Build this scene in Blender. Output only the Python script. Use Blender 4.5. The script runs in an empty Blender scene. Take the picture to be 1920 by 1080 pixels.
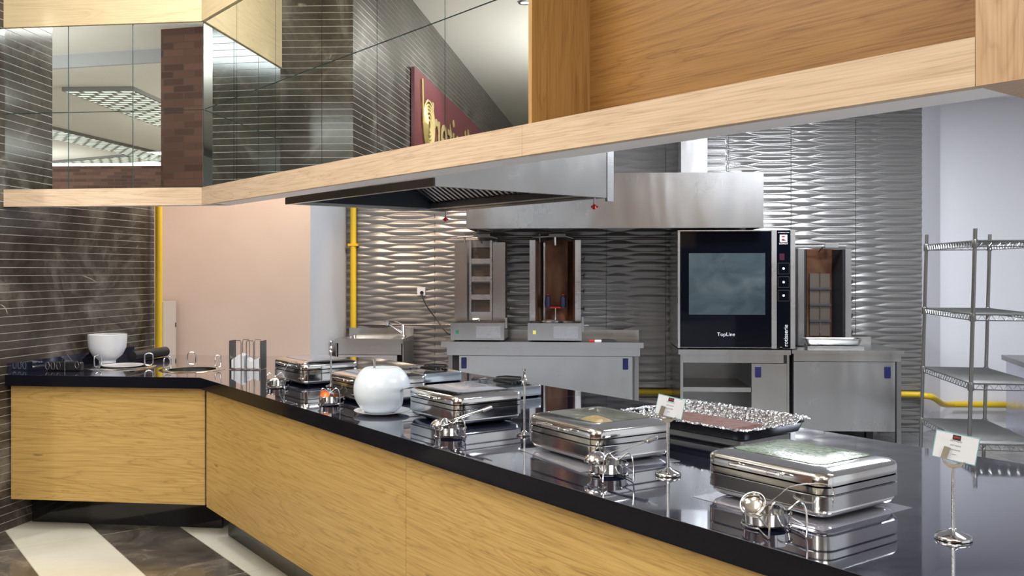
import bpy, bmesh, math, random
from mathutils import Matrix, Vector
random.seed(7)
SC = bpy.context.scene
COL = SC.collection
R = math.radians

# ------------------------------------------------------------------ camera, world, light, exposure
cam_d = bpy.data.cameras.new('camera'); cam = bpy.data.objects.new('camera', cam_d); COL.objects.link(cam)
cam.location = (0, 0, 1.6); cam.rotation_euler = (R(90), 0, 0)
cam_d.sensor_width = 36; cam_d.lens = 36 * 1750 / 1920
cam_d.shift_y = -33 / 1920
cam_d.clip_start = .05; cam_d.clip_end = 100
SC.camera = cam
w = bpy.data.worlds.new('world'); SC.world = w; w.use_nodes = True
w.node_tree.nodes['Background'].inputs[0].default_value = (.95, .97, 1, 1)
w.node_tree.nodes['Background'].inputs[1].default_value = .8
SC.view_settings.view_transform = 'Standard'; SC.view_settings.look = 'None'
SC.view_settings.gamma = 1; SC.view_settings.exposure = .26; SC.view_settings.use_curve_mapping = False

def area(loc, sx, sy, power, color=(1, 1, 1), rot=(0, 0, 0)):
    d = bpy.data.lights.new('area_light', 'AREA'); d.shape = 'RECTANGLE'; d.size = sx; d.size_y = sy
    d.energy = power; d.color = color
    o = bpy.data.objects.new('area_light', d); COL.objects.link(o); o.location = loc; o.rotation_euler = rot
    return o
def spot(loc, target, power, angle=60, color=(1, 1, 1), r=.04):
    d = bpy.data.lights.new('spot_light', 'SPOT'); d.energy = power; d.spot_size = R(angle); d.spot_blend = .5
    d.color = color; d.shadow_soft_size = r
    o = bpy.data.objects.new('spot_light', d); COL.objects.link(o); o.location = loc
    o.rotation_euler = (Vector(target) - Vector(loc)).to_track_quat('-Z', 'Y').to_euler()
    return o
COOL = (.90, .94, 1); WARM = (1, .80, .58)
# kitchen ceiling light panels
area((-.2, 8.1, 3.32), 1.2, .3, 42, COOL, (0, 0, R(-4)))
area((2.6, 7.6, 3.32), 1.2, .3, 80, COOL, (0, 0, R(-4)))
area((3.3, 5.8, 3.32), 1.2, .3, 105, COOL, (0, 0, R(-4)))
area((2.5, 2.6, 3.32), 1.2, .3, 42, COOL, (0, 0, R(-4)))
area((-1.9, 7.2, 3.30), .5, .5, 34, WARM)
spot((-.75, 7.9, 3.25), (-.75, 9.3, 1.0), 85, 70, (1, .66, .42), .08)
# hall ceiling light panels in front of the counter, then an added marble wash
area((-1.8, 2.6, 3.9), 1.6, .9, 62, (1, .96, .88))
area((0.3, -.8, 3.9), 1.8, 1.8, 66, (1, .97, .92))
area((-3.2, -1.5, 3.9), 1.8, 1.2, 110, (1, .97, .92))
area((-1.3, 4.0, 3.75), .9, .3, 34, (.97, .98, 1), (Vector((-3.1, 5.9, 2.7)) - Vector((-1.3, 4.0, 3.75))).to_track_quat('-Z', 'Y').to_euler())  # unseen wash light, added to lighten the marble wall
# added unseen fills brightening the hall ceiling, and the downlight grazing the marble wall
area((-3.0, 1.6, 2.95), 1.6, .5, 60, (1, .97, .92), (R(180), 0, 0))
area((-5.2, -3.5, 2.9), 2.5, .8, 150, (1, .96, .88), (R(180), 0, 0))
area((-13.5, -5.5, 2.6), 3, 1.2, 60, (1, .96, .88), (R(180), 0, 0))
area((-7.0, 3.4, 2.7), 2.0, .6, 90, (1, .98, .95), (R(180), 0, 0))
spot((-2.75, 5.25, 3.96), (-2.80, 5.30, 0), 120, 46, (.93, .97, 1), .015)
spot((-3.9, 4.3, 4.05), (-3.7, 5.4, 2.6), 140, 70, (.93, .96, 1))
spot((-5.6, 4.2, 4.05), (-5.4, 5.6, 2.6), 140, 80, (.93, .96, 1))
area((-7.5, -5.5, 3.7), 3, 3, 260, (1, .96, .88))
area((1.8, -4.5, 3.7), 3, 3, 150, (1, .97, .92))

# ------------------------------------------------------------------ materials
MATS = {}
def mat(name, color=(.8, .8, .8), rough=.5, metal=0, **kw):
    m = bpy.data.materials.new(name); m.use_nodes = True
    b = m.node_tree.nodes['Principled BSDF']
    b.inputs['Base Color'].default_value = (*color, 1)
    b.inputs['Roughness'].default_value = rough; b.inputs['Metallic'].default_value = metal
    for k, v in kw.items():
        b.inputs[k].default_value = v
    MATS[name] = m
    return m
def nodes(m): return m.node_tree.nodes, m.node_tree.links, m.node_tree.nodes['Principled BSDF']
def texco(m, scale=(1, 1, 1), loc=(0, 0, 0), rot=(0, 0, 0)):
    n, l, b = nodes(m)
    tc = n.new('ShaderNodeTexCoord'); mp = n.new('ShaderNodeMapping')
    mp.inputs['Scale'].default_value = scale; mp.inputs['Location'].default_value = loc; mp.inputs['Rotation'].default_value = rot
    l.new(tc.outputs['Object'], mp.inputs['Vector']); return mp.outputs['Vector']
def noise(m, vec, scale=5, detail=4, rough=.5, dist=0):
    n, l, b = nodes(m); t = n.new('ShaderNodeTexNoise')
    t.inputs['Scale'].default_value = scale; t.inputs['Detail'].default_value = detail
    t.inputs['Roughness'].default_value = rough; t.inputs['Distortion'].default_value = dist
    l.new(vec, t.inputs['Vector']); return t.outputs['Fac']
def ramp(m, fac, stops):
    n, l, b = nodes(m); t = n.new('ShaderNodeValToRGB'); e = t.color_ramp.elements
    while len(e) < len(stops): e.new(.5)
    for i, (p, c) in enumerate(stops):
        e[i].position = p; e[i].color = (*c, 1) if len(c) == 3 else c
    l.new(fac, t.inputs[0]); return t.outputs['Color']
def mix(m, fac, a, b_, mode='MIX'):
    n, l, b = nodes(m); t = n.new('ShaderNodeMix'); t.data_type = 'RGBA'; t.blend_type = mode
    for sock, v in ((t.inputs[0], fac), (t.inputs[6], a), (t.inputs[7], b_)):
        if isinstance(v, (int, float)): sock.default_value = v
        elif isinstance(v, tuple): sock.default_value = (*v, 1)
        else: l.new(v, sock)
    return t.outputs[2]
def math_(m, op, a, b_=0.0, c=None):
    n, l, b = nodes(m); t = n.new('ShaderNodeMath'); t.operation = op
    for i, v in enumerate((a, b_) if c is None else (a, b_, c)):
        if isinstance(v, (int, float)): t.inputs[i].default_value = v
        else: l.new(v, t.inputs[i])
    return t.outputs[0]
def bump(m, h, strength=.2, dist=.01):
    n, l, b = nodes(m); t = n.new('ShaderNodeBump')
    t.inputs['Strength'].default_value = strength; t.inputs['Distance'].default_value = dist
    l.new(h, t.inputs['Height']); l.new(t.outputs['Normal'], b.inputs['Normal'])
def base(m, c):
    n, l, b = nodes(m); l.new(c, b.inputs['Base Color'])

def wood(name, light, mid, dark, vertical=False, rough=.38, gs=1.0, slant=0.0):
    m = mat(name, mid, rough)
    rot = (0, R(slant), 0)
    v1 = texco(m, (.45 * gs, 1.0, 5.0 * gs) if not vertical else (5.0, 5.0, .45), (3.1, 0, .4), rot)
    broad = noise(m, v1, 1.3, 4, .5, 1.2)
    rings = math_(m, 'FRACT', math_(m, 'MULTIPLY', broad, 11.0))
    rings = math_(m, 'ABSOLUTE', math_(m, 'SUBTRACT', rings, .5))
    c1 = ramp(m, rings, [(0.0, dark), (.1, mid), (.5, light)])
    v2 = texco(m, (170, 170, 3) if vertical else (3, 3, 170), (0, 0, 0), rot)
    fine = noise(m, v2, 1.0, 3, .6)
    c2 = ramp(m, fine, [(.35, dark), (.5, mid), (.7, light)])
    c = mix(m, .55, c1, c2)
    v3 = texco(m, (5, 5, 16), (1, 1, 1), rot)
    kn = noise(m, v3, 1.0, 1, .5)
    kf = ramp(m, kn, [(.80, (0, 0, 0)), (.84, (1, 1, 1))])
    c = mix(m, kf, c, (dark[0] * .3, dark[1] * .3, dark[2] * .3))
    base(m, c); bump(m, fine, .08, .002)
    return m
W_COUNTER = wood('counter_oak', (.545, .36, .125), (.46, .29, .088), (.28, .16, .042), slant=4)
W_FASCIA = wood('fascia_oak', (.66, .515, .37), (.58, .43, .295), (.41, .285, .18), rough=.45, slant=3)
W_UPPER = wood('upper_oak', (.74, .61, .38), (.68, .55, .33), (.57, .43, .24), rough=.45)
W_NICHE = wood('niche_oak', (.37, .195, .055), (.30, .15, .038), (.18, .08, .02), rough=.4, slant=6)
W_JAMB = wood('jamb_oak', (.54, .33, .125), (.46, .265, .09), (.32, .165, .05), vertical=True)
W_POST = wood('post_oak', (.56, .385, .235), (.49, .32, .185), (.36, .215, .115), vertical=True)

def steel(name, color, rough, stretch=(.3, .3, 160), amt=.02):
    m = mat(name, color, rough, 1)
    v = texco(m, stretch); f = noise(m, v, 4, 0)
    v2 = texco(m, (1.5, 1.5, 1.5)); f2 = noise(m, v2, 2, 3)
    n, l, b = nodes(m)
    rr = math_(m, 'ADD', math_(m, 'MULTIPLY', f, amt), math_(m, 'ADD', math_(m, 'MULTIPLY', f2, .10), rough - .06))
    l.new(rr, b.inputs['Roughness'])
    v3 = texco(m, (2.2, 2.2, .5), (7, 1, 3)); f3 = noise(m, v3, 1.6, 2, .5); bump(m, f3, .30, .03)
    return m
STEEL = steel('brushed_steel', (.58, .58, .56), .25)
STEEL_V = steel('brushed_steel_vertical', (.56, .57, .58), .26, (160, 160, .3))
STEEL_D = steel('dull_steel', (.34, .34, .34), .42)
STEEL_W = steel('bright_steel', (.74, .75, .76), .28)
CHROME = mat('chrome', (.78, .78, .77), .07, 1)
CHROME_S = mat('polished_steel', (.64, .64, .63), .11, 1)
WIRE = mat('chrome_wire', (.80, .81, .82), .16, 1)
RACKM = mat('rack_chrome', (.30, .30, .29), .28, 1)
BLACK = mat('black_plastic', (.012, .012, .014), .35)
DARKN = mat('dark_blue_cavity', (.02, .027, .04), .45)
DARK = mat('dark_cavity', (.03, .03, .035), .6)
WHITE_C = mat('white_ceramic', (.72, .74, .79), .18)
WHITE_G = mat('frosted_white', (.62, .68, .74), .25)
PAPER = mat('white_paper', (.72, .74, .78), .6)
YELLOW = mat('yellow_paint', (.78, .52, .02), .35)
BLUE = mat('blue_plastic', (.008, .012, .08), .4)
GREEN = mat('green_switch', (.02, .22, .09), .3)
YSW = mat('yellow_switch', (.75, .75, .12), .3)
RED = mat('red_plastic', (.5, .02, .02), .35)
NAVY = mat('navy_enamel', (.03, .035, .10), .3)
TEAL = mat('teal_edge', (.20, .42, .45), .3)
WHITE_P = mat('white_paint', (.80, .80, .84), .55)
WHITE_U = mat('white_laminate', (.88, .88, .92), .35)
CREAM = mat('cream_paint', (.86, .83, .78), .6)
GREYC = mat('dull_cream', (.52, .47, .42), .5)
GREYW = mat('grey_paint', (.50, .51, .53), .6)
SEAM = mat('dark_seam', (.02, .02, .02), .6)
GOLD = mat('gold_letter', (.85, .68, .30), .35, .6)
MAROON = mat('maroon_board', (.16, .035, .045), .3)
LOGO_W = mat('logo_white', (.85, .78, .82), .4)
LOGO_R = mat('logo_maroon', (.22, .01, .06), .4)
LETTER = mat('white_lettering', (.80, .80, .84), .4)
INK = mat('card_ink', (.03, .03, .035), .6)
SAUCE = mat('orange_sauce', (.75, .16, .02), .3)
RUBBER = mat('rubber', (.02, .02, .02), .7)
MIRROR = mat('mirror_glass', (.74, .80, .79), .004, 1)
GLASSEDGE = mat('mirror_edge', (.05, .10, .10), .25)

def mk_pink():
    m = mat('peach_paint', (.74, .60, .53), .6); v = texco(m, (1, 1, 1))
    f = noise(m, v, 1.5, 3); base(m, ramp(m, f, [(.3, (.68, .57, .52)), (.7, (.75, .64, .585))]))
    return m
PINK = mk_pink()
def mk_granite():
    m = mat('black_granite', (.010, .011, .016), .05); n, l, b = nodes(m)
    b.inputs['IOR'].default_value = 2.6; b.inputs['Coat Weight'].default_value = 1; b.inputs['Coat IOR'].default_value = 1.7; b.inputs['Coat Roughness'].default_value = .03
    b.inputs['Specular Tint'].default_value = (.74, .79, 1, 1)
    v = texco(m, (1, 1, 1)); f = noise(m, v, 260, 2, .7)
    base(m, ramp(m, f, [(.62, (.010, .012, .026)), (.78, (.06, .062, .10))]))
    f2 = noise(m, v, 3.5, 5, .65, .6)
    l.new(ramp(m, f2, [(.40, (.03, .03, .03)), (.75, (.13, .13, .13))]), b.inputs['Roughness'])
    return m
GRANITE = mk_granite()
EDGEM = mat('black_granite_edge', (.006, .006, .009), .08, 0, IOR=1.18)
PLINTH = mat('black_gloss_plinth', (.008, .008, .009), .08)

def mk_marble(name, slats=True, c=((.018, .014, .012), (.052, .041, .034), (.115, .10, .085)), rough=.12):
    m = mat(name, c[1], rough); n, l, b = nodes(m)
    v = texco(m, (1, 1, 1), (2, 3, .6)); f = noise(m, v, 2.2, 10, .68, .7)
    col = ramp(m, f, [(.32, c[0]), (.5, c[1]), (.72, c[2])])
    f2 = noise(m, v, 1.3, 3, .45, .5)
    vein = math_(m, 'ABSOLUTE', math_(m, 'SUBTRACT', f2, .5))
    vf = ramp(m, vein, [(0, (1, 1, 1)), (.004, (0, 0, 0))])
    f3 = noise(m, v, 5, 2); msk = ramp(m, f3, [(.58, (0, 0, 0)), (.68, (1, 1, 1))])
    col = mix(m, math_(m, 'MULTIPLY', vf, msk), col, (.55, .50, .42))
    if slats:
        sx = n.new('ShaderNodeSeparateXYZ'); tc = n.new('ShaderNodeTexCoord'); l.new(tc.outputs['Object'], sx.inputs[0])
        fr = math_(m, 'FRACT', math_(m, 'DIVIDE', sx.outputs[2], .0505))
        g = math_(m, 'LESS_THAN', fr, .075)
        col = mix(m, g, col, (.30, .29, .275))
        l.new(math_(m, 'ADD', math_(m, 'MULTIPLY', g, .4), rough), b.inputs['Roughness'])
        bump(m, math_(m, 'MULTIPLY', g, -1.0), .4, .003)
    base(m, col)
    return m
MARBLE = mk_marble('slatted_dark_marble', c=((.020, .016, .013), (.058, .047, .038), (.21, .195, .17)))
def mk_floor():
    m = mat('striped_marble_floor', (.5, .5, .5), .12); n, l, b = nodes(m)
    ang = math.atan2(.749, .993)          # stripes run along the long counter
    v = texco(m, (1, 1, 1)); sx = n.new('ShaderNodeSeparateXYZ'); l.new(v, sx.inputs[0])
    nx, ny = .7985, .602
    d = math_(m, 'ADD', math_(m, 'MULTIPLY', sx.outputs[0], nx), math_(m, 'MULTIPLY', sx.outputs[1], ny))
    # line through (-2.672,5.882): offset
    off = -2.672 * nx + 5.882 * ny
    k = math_(m, 'DIVIDE', math_(m, 'SUBTRACT', d, off), .443)
    par = math_(m, 'FRACT', math_(m, 'MULTIPLY', k, .5))
    dark = math_(m, 'LESS_THAN', par, .5)
    fr = math_(m, 'FRACT', k); line = math_(m, 'LESS_THAN', fr, .012)
    e = math_(m, 'SUBTRACT', math_(m, 'MULTIPLY', sx.outputs[0], ny), math_(m, 'MULTIPLY', sx.outputs[1], nx))
    line2 = math_(m, 'LESS_THAN', math_(m, 'FRACT', math_(m, 'DIVIDE', e, 1.2)), .004)
    f = noise(m, v, 3, 9, .7, .8)
    dc = ramp(m, f, [(.3, (.025, .022, .020)), (.5, (.08, .068, .055)), (.72, (.22, .18, .14))])
    f1 = noise(m, v, 1.4, 5, .6, .5)
    lc = ramp(m, f1, [(.3, (.52, .49, .40)), (.7, (.66, .63, .54))])
    c = mix(m, dark, lc, dc); c = mix(m, math_(m, 'MAXIMUM', line, line2), c, (.45, .42, .33))
    base(m, c); return m
FLOOR = mk_floor()
def mk_kfloor():
    m = mat('grey_kitchen_tile', (.2, .2, .2), .25); n, l, b = nodes(m)
    v = texco(m, (1, 1, 1)); br = n.new('ShaderNodeTexBrick'); l.new(v, br.inputs['Vector'])
    br.offset = 0; br.inputs['Scale'].default_value = 1; br.inputs['Brick Width'].default_value = .3; br.inputs['Row Height'].default_value = .3
    br.inputs['Mortar Size'].default_value = .004
    br.inputs['Color1'].default_value = (.20, .20, .20, 1); br.inputs['Color2'].default_value = (.24, .24, .235, 1); br.inputs['Mortar'].default_value = (.08, .08, .08, 1)
    base(m, br.outputs['Color']); return m
KFLOOR = mk_kfloor()
def mk_brick():
    m = mat('brown_brick', (.2, .1, .07), .8); n, l, b = nodes(m)
    tc = n.new('ShaderNodeTexCoord'); sx = n.new('ShaderNodeSeparateXYZ'); l.new(tc.outputs['Object'], sx.inputs[0])
    cx = n.new('ShaderNodeCombineXYZ'); l.new(math_(m, 'ADD', sx.outputs[0], sx.outputs[1]), cx.inputs[0]); l.new(sx.outputs[2], cx.inputs[1])
    br = n.new('ShaderNodeTexBrick'); l.new(cx.outputs[0], br.inputs['Vector'])
    br.inputs['Scale'].default_value = 1; br.inputs['Brick Width'].default_value = .24; br.inputs['Row Height'].default_value = .075
    br.inputs['Mortar Size'].default_value = .006; br.inputs['Bias'].default_value = -.1
    br.inputs['Color1'].default_value = (.20, .10, .075, 1); br.inputs['Color2'].default_value = (.085, .04, .032, 1); br.inputs['Mortar'].default_value = (.12, .09, .08, 1)
    base(m, br.outputs['Color']); return m
BRICK = mk_brick()
TILE = mat('wave_tile_glaze', (.235, .23, .225), .26, .55)
def mk_foil():
    m = mat('crumpled_foil', (.80, .81, .83), .22, 1); v = texco(m, (1, 1, 1)); n, l, b = nodes(m)
    vo = n.new('ShaderNodeTexVoronoi'); vo.inputs['Scale'].default_value = 75; l.new(v, vo.inputs['Vector'])
    bump(m, vo.outputs['Distance'], 1.0, .012); return m
FOIL = mk_foil()
def mk_cake():
    m = mat('brown_cake', (.14, .05, .035), .6); v = texco(m, (1, 1, 1)); f = noise(m, v, 30, 6, .7)
    base(m, ramp(m, f, [(.3, (.10, .032, .022)), (.6, (.19, .075, .052)), (.8, (.30, .16, .12))])); bump(m, f, .5, .008); return m
CAKE = mk_cake()
SMOKED = mat('smoked_burner_window', (.11, .09, .075), .35, .4)
def mk_film():
    m = mat('steel_under_film', (.50, .51, .62), .22, .8); v = texco(m, (1, 1, 1)); f = noise(m, v, 4, 3, .5, 1.5)
    bump(m, f, .3, .02); return m
FILM = mk_film()
def mk_stain():
    m = mat('heat_stained_steel', (.2, .09, .04), .35, .75); v = texco(m, (4, 4, 1.4)); f = noise(m, v, 1.8, 2, .5, .2)
    base(m, ramp(m, f, [(.3, (.05, .022, .014)), (.5, (.13, .058, .03)), (.75, (.20, .13, .085))])); return m
STAIN = mk_stain()
def mk_louvre():
    m = mat('louvre_light', (.35, .36, .32), .4); n, l, b = nodes(m)
    v = texco(m, (1, 1, 1)); br = n.new('ShaderNodeTexBrick'); l.new(v, br.inputs['Vector'])
    br.inputs['Scale'].default_value = 1; br.inputs['Brick Width'].default_value = .25; br.inputs['Row Height'].default_value = .15
    br.inputs['Mortar Size'].default_value = .036; br.inputs['Mortar Smooth'].default_value = .2
    f = br.outputs['Fac']
    b.inputs['Emission Color'].default_value = (.98, 1, .88, 1)
    l.new(math_(m, 'MULTIPLY', math_(m, 'SUBTRACT', 1, f), .85), b.inputs['Emission Strength'])
    return m
LOUVRE = mk_louvre()
LAMP = mat('lamp_glow', (1, 1, 1), .4); LAMP.node_tree.nodes['Principled BSDF'].inputs['Emission Color'].default_value = (1, .99, .92, 1)
LAMP.node_tree.nodes['Principled BSDF'].inputs['Emission Strength'].default_value = 1.0
SPOTG = mat('downlight_glow', (1, 1, 1), .4); SPOTG.node_tree.nodes['Principled BSDF'].inputs['Emission Color'].default_value = (.95, .97, 1, 1)
SPOTG.node_tree.nodes['Principled BSDF'].inputs['Emission Strength'].default_value = 30
OVENBLACK = mat('oven_black_glass', (.002, .003, .006), .05, 0, IOR=1.35)
OVENWIN = mat('oven_window_glass', (.13, .19, .23), .10, .35)
def mk_win():
    m = OVENWIN; v = texco(m, (2, 2, 3)); f = noise(m, v, 1.6, 3, .5, 1)
    base(m, ramp(m, f, [(.3, (.05, .075, .09)), (.55, (.085, .115, .13)), (.8, (.14, .175, .175))])); bump(m, f, .12, .03)
mk_win()
PANEGLASS = mat('lid_glass', (.30, .32, .28), .06, 0, Alpha=.30)
def mk_steam():
    m = mat('steamed_glass', (.45, .52, .45), .12, 0); v = texco(m, (1, 1, 1)); n, l, b = nodes(m)
    f = noise(m, v, 70, 3, .7); base(m, ramp(m, f, [(.35, (.09, .13, .09)), (.65, (.24, .31, .23))]))
    bump(m, f, .35, .003); return m
STEAM = mk_steam()

# ------------------------------------------------------------------ mesh builder
class MB:
    def __init__(s): s.bm = bmesh.new(); s.smooth_all = False
    def poly(s, pts, faces, smooth=False, M=None):
        vs = [s.bm.verts.new((M @ Vector(p)) if M else p) for p in pts]
        for f in faces:
            try:
                fc = s.bm.faces.new([vs[i] for i in f]); fc.smooth = smooth
            except ValueError: pass
        return s
    def box(s, x0, x1, y0, y1, z0, z1, M=None, bev=0):
        if bev:
            r = bev
            return s.loft([(r, z0), (0, z0 + r), (0, z1 - r), (r, z1)], (x0 + x1) / 2, (y0 + y1) / 2, x1 - x0, y1 - y0, r, M=M, seg=2, smooth=False)
        p = [(x0, y0, z0), (x1, y0, z0), (x1, y1, z0), (x0, y1, z0), (x0, y0, z1), (x1, y0, z1), (x1, y1, z1), (x0, y1, z1)]
        return s.poly(p, [(3, 2, 1, 0), (4, 5, 6, 7), (0, 1, 5, 4), (1, 2, 6, 5), (2, 3, 7, 6), (3, 0, 4, 7)], M=M)
    def prism(s, pts, z0, z1, M=None):
        n = len(pts); a = sum(pts[i][0] * pts[(i + 1) % n][1] - pts[(i + 1) % n][0] * pts[i][1] for i in range(n))
        if a < 0: pts = pts[::-1]
        p = [(x, y, z0) for x, y in pts] + [(x, y, z1) for x, y in pts]
        f = [tuple(range(n - 1, -1, -1)), tuple(range(n, 2 * n))] + [(i, (i + 1) % n, n + (i + 1) % n, n + i) for i in range(n)]
        return s.poly(p, f, M=M)
    def loft(s, prof, cx, cy, wd, dp, r, M=None, seg=5, cap0=True, cap1=True, smooth=True):
        """rounded rectangle rings; prof = (inset, z)"""
        rings = []
        for ins, z in prof:
            hw, hd = wd / 2 - ins, dp / 2 - ins; rr = max(min(r - ins * .6, hw, hd), .0008); ring = []
            for qx, qy, a0 in ((1, 1, 0), (-1, 1, 90), (-1, -1, 180), (1, -1, 270)):
                for k in range(seg + 1):
                    a = R(a0 + 90 * k / seg)
                    ring.append((cx + qx * (hw - rr) + rr * math.cos(a), cy + qy * (hd - rr) + rr * math.sin(a), z))
            rings.append(ring)
        return s.rings(rings, True, cap0, cap1, smooth, M)
    def rings(s, rings, closed=True, cap0=True, cap1=True, smooth=True, M=None):
        n = len(rings[0]); V = [[s.bm.verts.new((M @ Vector(p)) if M else p) for p in r] for r in rings]
        for i in range(len(V) - 1):
            for j in range(n if closed else n - 1):
                k = (j + 1) % n
                try:
                    f = s.bm.faces.new((V[i][j], V[i][k], V[i + 1][k], V[i + 1][j])); f.smooth = smooth
                except ValueError: pass
        if cap0 and closed: s.bm.faces.new(V[0][::-1])
        if cap1 and closed: s.bm.faces.new(V[-1])
        return s
    def lathe(s, prof, n=32, M=None, smooth=True, cap0=True, cap1=True, sx=1, sy=1):
        rg = [[(max(r, 1e-4) * math.cos(2 * math.pi * k / n) * sx, max(r, 1e-4) * math.sin(2 * math.pi * k / n) * sy, z) for k in range(n)] for r, z in prof]
        return s.rings(rg, True, cap0, cap1, smooth, M)
    def tube(s, pts, r=.003, n=8, closed=False, M=None):
        P = [Vector(p) for p in pts]; rg = []; m = len(P); up = None
        for i in range(m):
            if closed: t = (P[(i + 1) % m] - P[i - 1])
            else: t = P[min(i + 1, m - 1)] - P[max(i - 1, 0)]
            t.normalize()
            if up is None:
                up = Vector((0, 0, 1)) if abs(t.z) < .9 else Vector((1, 0, 0))
            u = (up - t * up.dot(t))
            if u.length < 1e-4: u = t.orthogonal()
            u.normalize(); v = t.cross(u); up = u
            rr = r[i] if isinstance(r, (list, tuple)) else r
            rg.append([tuple(P[i] + u * math.cos(2 * math.pi * k / n) * rr + v * math.sin(2 * math.pi * k / n) * rr) for k in range(n)])
        if closed: rg.append(rg[0])
        return s.rings(rg, True, not closed, not closed, True, M)
    def cyl(s, a, b, r, n=16, M=None): return s.tube([a, b], r, n, M=M)
    def build(s, name, m, parent=None, loc=None, weld=False):
        if weld: bmesh.ops.remove_doubles(s.bm, verts=s.bm.verts, dist=1e-5)
        bmesh.ops.recalc_face_normals(s.bm, faces=s.bm.faces)
        me = bpy.data.meshes.new(name); s.bm.to_mesh(me); s.bm.free()
        me.materials.append(m); o = bpy.data.objects.new(name, me); COL.objects.link(o)
        if parent: o.parent = parent
        if loc: o.location = loc
        if len(me.polygons) and any(p.use_smooth for p in me.polygons):
            try: me.set_sharp_from_angle(angle=R(40))
            except Exception: pass
        return o
def curve(pts, sub=6):
    """Catmull-Rom through points"""
    P = [Vector(p) for p in pts]; out = []
    for i in range(len(P) - 1):
        a = P[max(i - 1, 0)]; b = P[i]; c = P[i + 1]; d = P[min(i + 2, len(P) - 1)]
        for k in range(sub):
            t = k / sub
            out.append(.5 * ((2 * b) + (c - a) * t + (2 * a - 5 * b + 4 * c - d) * t * t + (3 * b - a - 3 * c + d) * t ** 3))
    out.append(P[-1]); return [tuple(p) for p in out]
def tag(o, label=None, cat=None, group=None, kind=None):
    if label: o['label'] = label
    if cat: o['category'] = cat
    if group: o['group'] = group
    if kind: o['kind'] = kind
    return o
def thing(name, label, cat, loc=(0, 0, 0), rz=0, group=None):
    o = bpy.data.objects.new(name, None); COL.objects.link(o); o.empty_display_size = .1
    o.location = loc; o.rotation_euler = (0, 0, rz)
    return tag(o, label, cat, group)
def struct(o, label=None): return tag(o, label, None, None, 'structure')
def copy_tree(o, parent=None):
    c = o.copy(); COL.objects.link(c)
    if parent is not None:
        mpi = o.matrix_parent_inverse.copy(); c.parent = parent; c.matrix_parent_inverse = mpi
    for ch in list(o.children): copy_tree(ch, c)
    return c
def text(name, body, size, m, parent, M, depth=.0006, align='CENTER'):
    cu = bpy.data.curves.new(name, 'FONT'); cu.body = body; cu.size = size; cu.extrude = depth
    cu.align_x = align; cu.align_y = 'CENTER'
    t = bpy.data.objects.new(name, cu); COL.objects.link(t)
    dg = bpy.context.evaluated_depsgraph_get(); me = bpy.data.meshes.new_from_object(t.evaluated_get(dg))
    bpy.data.objects.remove(t); bpy.data.curves.remove(cu)
    me.materials.clear(); me.materials.append(m); me.transform(M)
    o = bpy.data.objects.new(name, me); COL.objects.link(o); o.parent = parent
    return o
FACE = Matrix.Rotation(R(90), 4, 'X')         # text standing up, facing local -y
T = Matrix.Translation

# ------------------------------------------------------------------ frames of the building
P0 = Vector((-1.863, 5.572)); D = Vector((.584, -.812)).normalized(); N = Vector((.812, .584)).normalized()
RZC = math.atan2(D.y, D.x)                      # long counter direction
def C(t, n, z=.96): p = P0 + D * t + N * n; return (p.x, p.y, z)
th = math.atan(.07); KU = Vector((math.cos(th), -math.sin(th))); KV = Vector((math.sin(th), math.cos(th))); K0 = Vector((0, 9.45))
def K(u, w, z=0): p = K0 + KU * u - KV * w; return (p.x, p.y, z)
PB = Vector((-1.843, 5.572)); DB = Vector((.62, -.785)).normalized(); NB = Vector((.785, .62)).normalized()
RZB = math.atan2(DB.y, DB.x)
PL = Vector((-3.108, 5.726)); DL = (PB - PL).normalized(); RZL = math.atan2(DL.y, DL.x); LL = (PB - PL).length
def wl(Y): return -3.112 + .196 * (Y - 5.72)      # left marble wall

# ------------------------------------------------------------------ setting
struct(MB().poly([(-30, -14, 0), (8, -14, 0), (8, 6.6, 0), (-30, 9.5, 0)], [(0, 1, 2, 3)]).build('floor', FLOOR))
struct(MB().prism([(-3.6, 10.2), (-2.9, 6.9), (-.9, 6.4), (1.9, 2.4), (7.5, 2.0), (7.5, 10.2)], .001, .006).build('floor', KFLOOR))
# marble pier wall left + hall wall going left from its corner
pc = (wl(5.2), 5.2); pe = (wl(7.31), 7.31)
mb = MB(); hw = [(pc[0], pc[1]), pe, (pe[0] - .16, pe[1] + .03), (pc[0] - .3, pc[1] + .45), (-27.2, 8.15), (-27.2, 7.85)]
hw[-1] = (pc[0] - 24, pc[1] + 24 * .11); hw[-2] = (pc[0] - 24, pc[1] + 24 * .11 + .3)
mb.prism(hw, 0, 4.12); struct(mb.build('wall_left', MARBLE))
struct(MB().prism([(-3.30, 8.3), (-1.793, 8.3), (-1.793, 8.38), (-3.30, 8.38)], 0, 3.35).build('wall_peach', PINK))
a = (-1.793, 8.3); b = K(-1.70, 0)
struct(MB().prism([a, b[:2], (b[0] - .1, b[1] + .02), (a[0] - .1, a[1] + .08)], 0, 3.35).build('wall_grey', GREYW))
struct(MB().prism([(-3.75, 7.3), (-2.92, 7.34), (-3.30, 8.3), (-3.40, 8.4)], 0, 3.35).build('wall_alcove', PINK))
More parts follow.
